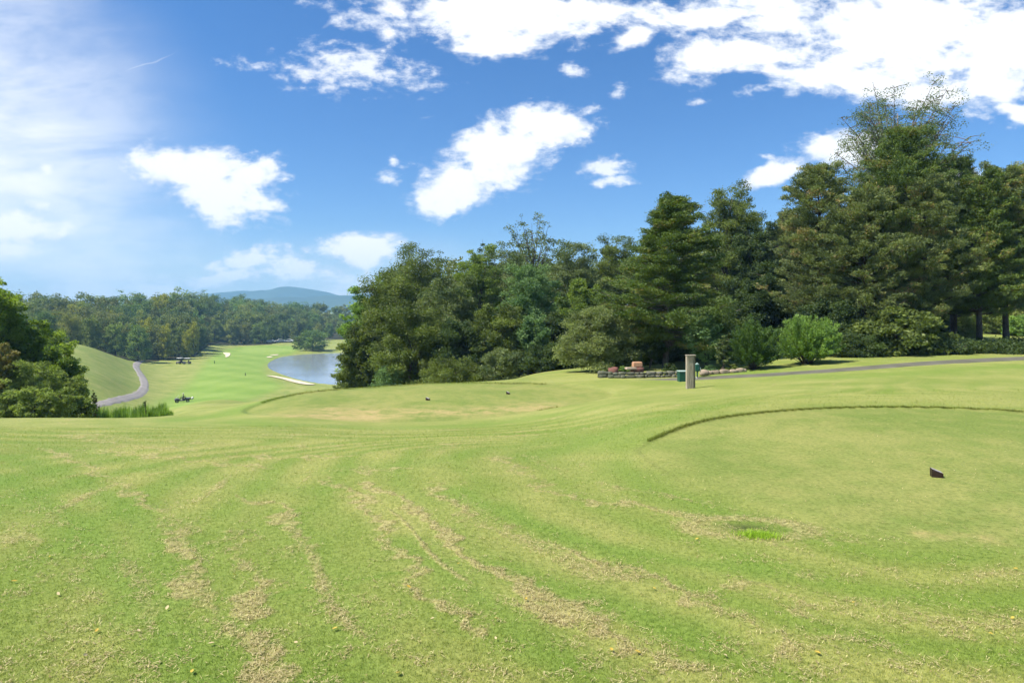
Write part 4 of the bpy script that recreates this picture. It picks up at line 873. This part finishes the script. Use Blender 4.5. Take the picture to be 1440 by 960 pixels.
D('low_bush', 'small green garden plant behind the stone edging right of the ball washer', 998, 30.4, 513, 10, 95, 'leaf_teal', bf=.0, leaves=2000, size=.08, limbs=18, cat='bush')
D('low_bush', 'low bright garden plant between the spreading tree and the orange stone', 877, 31.5, 514, 8, 96, 'leaf_bright', bf=.0, leaves=1600, size=.07, limbs=18, cat='bush')
D('low_bush', 'garden plant at the right end of the stone edging', 1030, 30.4, 512, 9, 97, 'leaf_mid', bf=.0, leaves=1800, size=.08, limbs=18, cat='bush')

# ------------------------------------------------------------------ garden stones, post, bin, ball washer
def rock(mb, c, d, r, rz=0.0):
    import bmesh
    bm = bmesh.new(); bmesh.ops.create_icosphere(bm, subdivisions=2, radius=.5)
    ph = r.uniform(0, 6, 6)
    for v_ in bm.verts:
        p = v_.co; q = np.sign([p.x, p.y, p.z]) * np.abs([p.x * 2, p.y * 2, p.z * 2]) ** .62 * .5
        k = 1 + .09 * math.sin(p.x * 9 + ph[0]) + .08 * math.sin(p.y * 11 + ph[1]) + .07 * math.sin(p.z * 10 + ph[2]); v_.co = Vector(q * k)
    cr, sr = math.cos(rz), math.sin(rz)
    V = [(c[0] + v_.co.x * d[0] * cr - v_.co.y * d[1] * sr, c[1] + v_.co.x * d[0] * sr + v_.co.y * d[1] * cr, c[2] + v_.co.z * d[2]) for v_ in bm.verts]
    mb.add(V, [tuple(v_.index for v_ in f.verts) for f in bm.faces]); bm.free()
M['stone'] = simple('stone', (.17, .16, .12), .9, (.055, .065, .035), 2.2, bump=.5); M['stone_tan'] = simple('stone_tan', (.36, .28, .2), .9, (.2, .16, .11), 3, bump=.5)
M['stone_orange'] = simple('stone_orange', (.44, .24, .13), .85, (.34, .19, .11), 5, bump=.4); M['stone_red'] = simple('stone_red', (.20, .085, .06), .9, (.12, .06, .05), 5, bump=.5)
def wall(label, pts, hgt, mt, seed, wd=.42):
    r = np.random.default_rng(seed); P_ = np.array([hit(*p) for p in pts]); seg = np.hypot(*np.diff(P_, axis=0).T); s = np.concatenate([[0], np.cumsum(seg)])
    root = thing('stone_edging', label, 'stone wall', (P_[0][0], P_[0][1], zat(*P_[0])))
    mb = MB(); nc = max(1, int(round(hgt / .17)))
    for c in range(nc):
        t = r.uniform(0, .2)
        while t < s[-1]:
            w_ = r.uniform(.16, wd + .12); x = np.interp(t + w_ / 2, s, P_[:, 0]); y = np.interp(t + w_ / 2, s, P_[:, 1]) + c * .07 + r.normal(0, .03)
            h = hgt / nc * r.uniform(.65, 1.3); rock(mb, (x - P_[0][0], y - P_[0][1], zat(x, y) - root.location.z + hgt / nc * (c + .42)), (w_ * 1.04, .3, h * 1.15), r, r.normal(0, .12)); t += w_ * .96
    mb.build('stones', mt, root, True)
wall('low grey dry-stone edging under the big dark evergreen, left of the wooden post', ((838, 530.5), (870, 531.5), (900, 531), (930, 530.5), (960, 529.5)), .27, M['stone'], 1)
wall('low line of tan stones edging the garden bed right of the ball washer', ((986, 527.5), (1005, 526), (1025, 524.5), (1046, 522.5)), .17, M['stone_tan'], 2, .42)
def stone(name, label, px, py, d, mt, seed, dz=0, rz=0, cat='stone'):
    p = hit(px, py); r = np.random.default_rng(seed); mb = MB(); rock(mb, (0, 0, d[2] * .45), d, r); o = mb.build(name, mt, None, True); o.location = (p[0], p[1], zat(*p) + dz); o.rotation_euler.z = rz
    return tag(o, label, cat)
stone('boulder', 'rounded reddish boulder at the foot of the small spreading tree', 863, 528, (.5, .4, .42), M['stone_red'], 3)
p = hit(896, 528.5); z = zat(*p)
mb = MB(); rock(mb, (0, 0, .15), (.62, .45, .34), np.random.default_rng(4)); o = mb.build('stone_block', M['stone_red'], None, True); o.location = (p[0], p[1], z + .12); tag(o, 'dark red stone under the orange block in the edging', 'stone')
mb = MB(); mb.box((0, 0, .13), (.46, .32, .24), .06, .94, .03); o = mb.build('stone_block', M['stone_orange']); o.location = (p[0], p[1], z + .12 + .29); tag(o, 'orange sandstone block set on top of a dark red stone', 'stone')
p = hit(887, 529.5); mb = MB(); mb.box((0, 0, .06), (.5, .4, .10), .1, .96, .02); o = mb.build('stone_slab', M['stone_tan']); o.location = (p[0], p[1], zat(*p) + .32); tag(o, 'flat pale stone slab left of the orange block', 'stone')
stone('boulder', 'pale tan boulder at the start of the right stone line beside the ball washer', 990, 528.5, (.42, .32, .3), M['stone_tan'], 6)
M['post_wood'] = simple('post_wood', (.40, .345, .26), .85, (.20, .17, .12), 6, bump=.3, stretch=(8, 8, .7), detail=8); M['post_dark'] = simple('post_dark', (.24, .205, .15), .85, (.17, .145, .105), 6, bump=.3, stretch=(8, 8, .7))
p = hit(971, 546); t = thing('wooden_post', 'tall square weathered wooden post standing on the grass in front of the path', 'post', (p[0], p[1], zat(*p)), .10)
mb = MB(); mb.box((-.035, 0, .58), (.25, .15, 1.22), 0, 1, .008); mb.build('post_core', M['post_wood'], t)
mb = MB(); mb.box((.128, .012, .57), (.072, .125, 1.20), 0, 1, .006); mb.build('side_board', M['post_dark'], t)
mb = MB(); mb.box((0, 0, 1.212), (.35, .19, .035), 0, 1, .008); mb.build('cap', M['post_wood'], t)
mb = MB(); mb.box((-.02, -.082, 1.09), (.17, .014, .13), 0, 1, .003); mb.build('plate', M['post_dark'], t)
M['green_plastic'] = simple('green_plastic', (.012, .075, .045), .45, (.008, .055, .035), 5); M['green_pale'] = simple('green_pale', (.35, .45, .40), .5, (.3, .4, .35), 8)
M['metal'] = simple('metal', (.35, .36, .35), .4, (.28, .28, .28), 10, metal=.6)
p = hit(960, 536); t = thing('litter_bin', 'dark green square litter bin with a pale rim, half hidden behind the wooden post', 'bin', (p[0], p[1], zat(*p)), .05)
mb = MB(); mb.box((0, 0, .2), (.37, .34, .44), 0, 1.03, .02); mb.build('body', M['green_plastic'], t)
mb = MB(); mb.box((0, 0, .434), (.42, .39, .035), 0, 1, .01); mb.build('rim', M['green_pale'], t)
p = hit(980.5, 531); t = thing('ball_washer', 'green ball washer on a thin pole just right of the wooden post', 'ball washer', (p[0], p[1], zat(*p)), -.1)
mb = MB(); mb.cyl((0, 0, .13), .03, .36, 10); mb.build('pole', M['green_plastic'], t, True)
mb = MB(); mb.box((0, 0, .44), (.19, .17, .30), 0, .92, .025); mb.build('body', M['green_plastic'], t)
mb = MB(); mb.cyl((0, 0, .605), .085, .035, 14); mb.cyl((0, 0, .64), .03, .05, 10); mb.build('cap', M['green_pale'], t, True)
mb = MB(); mb.tube([(.10, -.02, .5), (.14, -.05, .42), (.14, -.05, .25)], .014, 8); mb.build('handle', M['green_pale'], t, True)
mb = MB(); mb.cyl((0, 0, .01), .10, .03, 14); mb.build('base', M['metal'], t, True)

# ------------------------------------------------------------------ tee markers
M['marker'] = simple('marker_wood', (.035, .018, .012), .5, (.022, .012, .009), 30); M['marker_top'] = simple('marker_top', (.42, .38, .38), .5, (.30, .27, .27), 40)
def tee_marker(px, py, label, rz, s=1.0):
    p = hit(px, py); t = thing('tee_marker', label, 'tee marker', (p[0], p[1], zat(*p)), rz, 'tee markers'); w, d, h0, h1 = .052 * s, .045 * s, .088 * s, .048 * s
    V = [(-w, -d, 0), (w, -d, 0), (w, d, 0), (-w, d, 0), (-w, -d, h0), (w, -d, h1), (w, d, h1), (-w, d, h0)]
    mb = MB(); mb.add(V, [(3, 2, 1, 0), (0, 1, 5, 4), (1, 2, 6, 5), (2, 3, 7, 6), (3, 0, 4, 7), (4, 5, 6, 7)]); mb.build('block', M['marker'], t)
    q = .9; mb = MB(); e = .0025 * s
    U = [(-w * q, -d * q), (w * q, -d * q), (w * q, d * q), (-w * q, d * q)]
    zz = [h0 + (h1 - h0) * ((x + w) / (2 * w)) for x, y in U]
    mb.add([(x, y, z_ + .0008) for (x, y), z_ in zip(U, zz)] + [(x, y, z_ + e) for (x, y), z_ in zip(U, zz)], [(3, 2, 1, 0), (4, 5, 6, 7), (0, 1, 5, 4), (1, 2, 6, 5), (2, 3, 7, 6), (3, 0, 4, 7)])
    mb.build('top_plate', M['marker_top'], t); return t
tee_marker(1317, 670, 'dark wedge-shaped tee marker with a pale sloping top on the near tee', -.35)
tee_marker(601.5, 562.5, 'small dark wedge tee marker, the left of the two on the far tee', -.3, 1.15); tee_marker(714.5, 554, 'small dark wedge tee marker, the right of the two on the far tee', -.3, 1.15)

# ------------------------------------------------------------------ fallen leaves
M['yleaf'] = simple('yellow_leaf', (.50, .36, .05), .6, (.36, .25, .04), 30); M['tleaf'] = simple('tan_leaf', (.5, .42, .22), .7, (.4, .3, .15), 30)
r = np.random.default_rng(21)
def leaf_mesh(m_):
    o = [(0, -.5), (.22, -.25), (.30, .05), (.16, .35), (0, .55), (-.16, .35), (-.30, .05), (-.22, -.25)]
    V = [(x, y, .10 * abs(x) * 2 + .06 * y * y) for x, y in o] + [(0, 0, 0)]; V2 = [(x, y, z_ - .03) for x, y, z_ in V]; n_ = 8
    F_ = [(i, (i + 1) % n_, 8) for i in range(n_)] + [((i + 1) % n_ + 9, i + 9, 17) for i in range(n_)] + [((i + 1) % n_, i, i + 9, (i + 1) % n_ + 9) for i in range(n_)]
    return mesh('fallen_leaf', V + V2, F_, m_)
lp = {0: leaf_mesh(M['yleaf']), 1: leaf_mesh(M['tleaf'])}; first = {0: True, 1: True}
spots = [(82, 838), (136, 890), (172, 897), (195, 890), (240, 800), (285, 802), (330, 811), (297, 908), (313, 938), (370, 930), (416, 907), (448, 902), (471, 887), (430, 830), (505, 797), (575, 828), (608, 873), (662, 907), (697, 901), (698, 873), (640, 790), (645, 795), (20, 820), (50, 875), (70, 785), (120, 925),
         (800, 890), (860, 917), (897, 920), (950, 902), (1010, 905), (1100, 890), (1140, 890), (1150, 921), (1020, 925), (1374, 845), (1428, 802), (1424, 872), (1335, 792), (1393, 894), (920, 830), (780, 775), (1200, 850), (560, 950), (700, 640), (235, 858), (270, 948), (1060, 780), (980, 760), (740, 845)]
for i, (a, b_) in enumerate(spots[::3] + spots[1::3]):
    k = 0 if r.uniform() < .68 else 1; o = lp[k] if first[k] else lp[k].copy()
    if not first[k]: COL.objects.link(o)
    first[k] = False; p = hit(a, b_); sc_ = r.uniform(.016, .034); o.scale = (sc_, sc_, sc_); o.location = (p[0], p[1], zat(*p) + .018); o.rotation_euler = (r.normal(0, .3), r.normal(0, .3), r.uniform(0, 6.28))
    tag(o, ('small yellow leaf fallen on the mown grass in the foreground', 'small tan dried leaf fallen on the mown grass in the foreground')[k], 'leaf', ('yellow leaves on the grass', 'tan leaves on the grass')[k])

# ------------------------------------------------------------------ vehicles, person, marker stakes
M['cart_dark'] = simple('cart_dark', (.10, .09, .10), .4, (.07, .065, .07), 3); M['tyre'] = simple('tyre', (.015, .015, .015), .8, (.02, .02, .02), 5); M['seat'] = simple('seat', (.10, .07, .045), .7, (.07, .05, .03), 5)
M['white_paint'] = simple('white_paint', (.75, .75, .72), .4, (.68, .68, .66), 2); M['glass_dark'] = simple('glass_dark', (.02, .03, .035), .1, (.03, .04, .04), 2); M['pale_bag'] = simple('pale_bag', (.6, .6, .55), .7, (.5, .5, .45), 5)
def wheel(parent, c, r_, w, axis='y'):
    mb = MB(); mb.cyl(c, r_, w, 16, axis); o = mb.build('wheel', M['tyre'], parent, False); mb = MB(); mb.cyl(c, r_ * .5, w + .02, 12, axis); mb.build('rim', M['metal'], o); return o
p = hit(256.5, 565.5); X, Y = p; zc = zat(X, Y)
t = thing('utility_cart', 'dark grey open utility cart with a seated driver at the foot of the slope', 'utility cart', (X, Y, zc), R(28))
mb = MB(); mb.box((-.80, 0, .52), (.75, 1.15, .36), 0, .9, .08); mb.box((-.1, 0, .34), (1.1, 1.05, .12), 0, 1, .03); mb.build('body', M['cart_dark'], t)
mb = MB(); mb.box((.80, 0, .58), (.85, 1.15, .28), 0, 1, .03); mb.build('cargo_bed', M['cart_dark'], t)
mb = MB(); mb.box((.18, 0, .56), (.45, 1.0, .16), 0, 1, .04); mb.box((.40, 0, .82), (.12, 1.0, .40), 0, 1, .04); mb.build('seat', M['seat'], t)
mb = MB(); mb.tube([(-.42, -.25, .62), (-.28, -.25, .85)], .02); mb.tube([(-.28 + .06 * math.sin(a) * .5, -.25 + .16 * math.cos(a), .85 + .14 * math.sin(a)) for a in np.linspace(0, 6.28, 14)], .014, 6); mb.build('steering_wheel', M['tyre'], t)
mb = MB(); mb.tube([(-1.0, -.5, .68), (-.55, -.5, 1.15), (-.55, .5, 1.15), (-1.0, .5, .68)], .018, 6); mb.build('front_bar', M['pale_bag'], t)
for x in (-.82, .78):
    for y in (-.52, .52): wheel(t, (x, y, .27), .27, .2)
mb = MB(); mb.tube([(1.15, 0, .4), (1.5, 0, .4)], .03); rock(mb, (1.5, 0, .62), (.4, .6, .42), np.random.default_rng(8)); o = mb.build('load', M['pale_bag'], t, True)
# seated driver: skeleton grown with a skin modifier
def person(loc, rz):
    J = {'pelvis': ((0, 0, .0), .15), 'chest': ((.02, 0, .34), .16), 'neck': ((0, 0, .52), .06), 'head': ((-.02, 0, .66), .095), 'crown': ((-.02, 0, .75), .07),
         'hL': ((-.05, .09, -.02), .09), 'kL': ((-.45, .12, .02), .065), 'fL': ((-.50, .12, -.38), .045), 'tL': ((-.66, .12, -.42), .04), 'hR': ((-.05, -.09, -.02), .09), 'kR': ((-.45, -.12, .02), .065), 'fR': ((-.50, -.12, -.38), .045), 'tR': ((-.66, -.12, -.42), .04),
         'sL': ((0, .19, .42), .065), 'eL': ((-.12, .24, .20), .05), 'wL': ((-.36, .14, .28), .035), 'sR': ((0, -.19, .42), .065), 'eR': ((-.12, -.24, .20), .05), 'wR': ((-.36, -.14, .28), .035)}
    E = [('pelvis', 'chest'), ('chest', 'neck'), ('neck', 'head'), ('head', 'crown'), ('pelvis', 'hL'), ('hL', 'kL'), ('kL', 'fL'), ('fL', 'tL'), ('pelvis', 'hR'), ('hR', 'kR'), ('kR', 'fR'), ('fR', 'tR'), ('chest', 'sL'), ('sL', 'eL'), ('eL', 'wL'), ('chest', 'sR'), ('sR', 'eR'), ('eR', 'wR')]
    names = list(J); me = bpy.data.meshes.new('person'); me.from_pydata([J[k][0] for k in names], [(names.index(a), names.index(b_)) for a, b_ in E], []); o = bpy.data.objects.new('person', me); COL.objects.link(o)
    o.modifiers.new('s', 'SKIN'); 
    if not me.skin_vertices: 
        bpy.context.view_layer.objects.active = o; bpy.ops.mesh.customdata_skin_add()
    for i, k in enumerate(names): me.skin_vertices[0].data[i].radius = (J[k][1], J[k][1])
    me.skin_vertices[0].data[0].use_root = True
    sb = o.modifiers.new('d', 'SUBSURF'); sb.levels = 1; sb.render_levels = 1
    dg = bpy.context.evaluated_depsgraph_get(); nm = bpy.data.meshes.new_from_object(o.evaluated_get(dg)); o.modifiers.clear(); o.data = nm; o.location = loc; o.rotation_euler.z = rz
    m_, n_, b_ = mat('clothes'); g_ = n_.new('ShaderNodeTexCoord'); sp = n_.new('ShaderNodeSeparateXYZ'); n_.l.new(g_.outputs['Object'], sp.inputs[0])
    n_.l.new(n_.mix(n_.ramp(sp.outputs[2], .52, .55), n_.mix(n_.ramp(sp.outputs[2], .08, .11), (.10, .09, .07), (.10, .11, .05)), (.42, .26, .18)), b_.inputs['Base Color']); nm.materials.clear(); nm.materials.append(m_)
    mb = MB(); mb.tube([(-.02, 0, .70), (-.02, 0, .75), (-.02, 0, .80), (-.02, 0, .825)], [.112, .11, .085, .03], 14); mb.box((-.15, 0, .705), (.13, .15, .015), 0, 1, .005); mb.build('cap', M['pale_bag'], o, True)
    return tag(o, 'person in dark olive clothes and a pale cap driving the utility cart', 'person')
cr, sr = math.cos(R(28)), math.sin(R(28)); lx, ly = .14, -.25
person((X + lx * cr - ly * sr, Y + lx * sr + ly * cr, zc + .74), R(28))
def golf_cart(px, py, Y, rz, label):
    X = pX(px, Y); t = thing('golf_cart', label, 'golf cart', (X, Y, zat(X, Y)), rz, 'golf carts by the distant wood')
    mb = MB(); mb.box((-.75, 0, .55), (.7, 1.1, .42), 0, .85, .08); mb.box((0, 0, .33), (1.2, 1.1, .12), 0, 1, .03); mb.box((.75, 0, .55), (.75, 1.1, .34), 0, .95, .06); mb.build('body', M['cart_dark'], t)
    mb = MB(); mb.box((.2, 0, .68), (.5, 1.0, .16), 0, 1, .05); mb.box((.46, 0, .95), (.1, 1.0, .42), 0, 1, .04); mb.build('seat', M['seat'], t)
    mb = MB(); mb.box((.05, 0, 1.80), (1.75, 1.15, .08), 0, .96, .03); mb.build('roof', M['white_paint'], t)
    mb = MB()
    for y in (-.5, .5): mb.tube([(-.82, y, .75), (-.62, y, 1.78)], .02, 6); mb.tube([(.75, y, .7), (.7, y, 1.78)], .02, 6)
    mb.build('roof_frame', M['tyre'], t)
    for x in (-.78, .75):
        for y in (-.48, .48): wheel(t, (x, y, .24), .24, .18)
    return t
golf_cart(253, 508, 200, R(75), 'golf cart with a pale roof at the distant wood edge, the left one')
golf_cart(263, 509, 198, R(10), 'golf cart with a pale roof seen side-on at the distant wood edge, right one')
def car(px, Y, rz, label, g_):
    X = pX(px, Y); t = thing('parked_car', label, 'car', (X, Y, zat(X, Y)), rz, g_)
    prof = [(-2.2, .35), (-2.25, .75), (-1.3, .92), (-.7, 1.42), (.9, 1.45), (1.6, 1.0), (2.2, .9), (2.25, .4)]
    V = [(x, y, z_) for y in (-.88, .88) for x, z_ in prof]; n_ = len(prof); mb = MB(); mb.add(V, [tuple(range(n_)), tuple(range(2 * n_ - 1, n_ - 1, -1))] + [(i, i + n_, (i + 1) % n_ + n_, (i + 1) % n_) for i in range(n_)]); mb.build('body', M['white_paint'], t)
    for y in (-.885, .885): 
        mb = MB(); V = [(-1.15, y, .95), (-.68, y, 1.34), (.85, y, 1.36), (1.4, y, .98)]; V += [(x, y + (.01 if y > 0 else -.01), z_) for x, _, z_ in V]; mb.add(V, [(0, 1, 2, 3), (7, 6, 5, 4), (0, 4, 5, 1), (1, 5, 6, 2), (2, 6, 7, 3), (3, 7, 4, 0)]); mb.build('window', M['glass_dark'], t)
    for x in (-1.4, 1.4):
        for y in (-.82, .82): wheel(t, (x, y, .33), .33, .2)
for px, Y, rz, lb in ((380, 316, .2, 'white car under the distant trees, leftmost of the three beyond the green'), (394, 318, .4, 'white car under the distant trees, middle of the three beyond the green'), (406, 319, .1, 'white car under the distant trees, nearest to the pond-side trees')): car(px, Y, rz, lb, 'cars beyond the green')
for px, py, h, lb in ((301.5, 511, .8, 'dark stake standing in the upper fairway left of centre'), (345, 528, .6, 'short dark stake in the fairway nearer the pond')):
    p = hit(px, py); mb = MB(); mb.box((0, 0, h / 2), (.16, .16, h), .3, .9, .02); mb.box((0, 0, h + .05), (.2, .2, .1), .3, .6, .02); o = mb.build('marker_stake', M['green_plastic'] if h > .7 else M['marker']); o.location = (p[0], p[1], zat(*p)); tag(o, lb, 'stake')
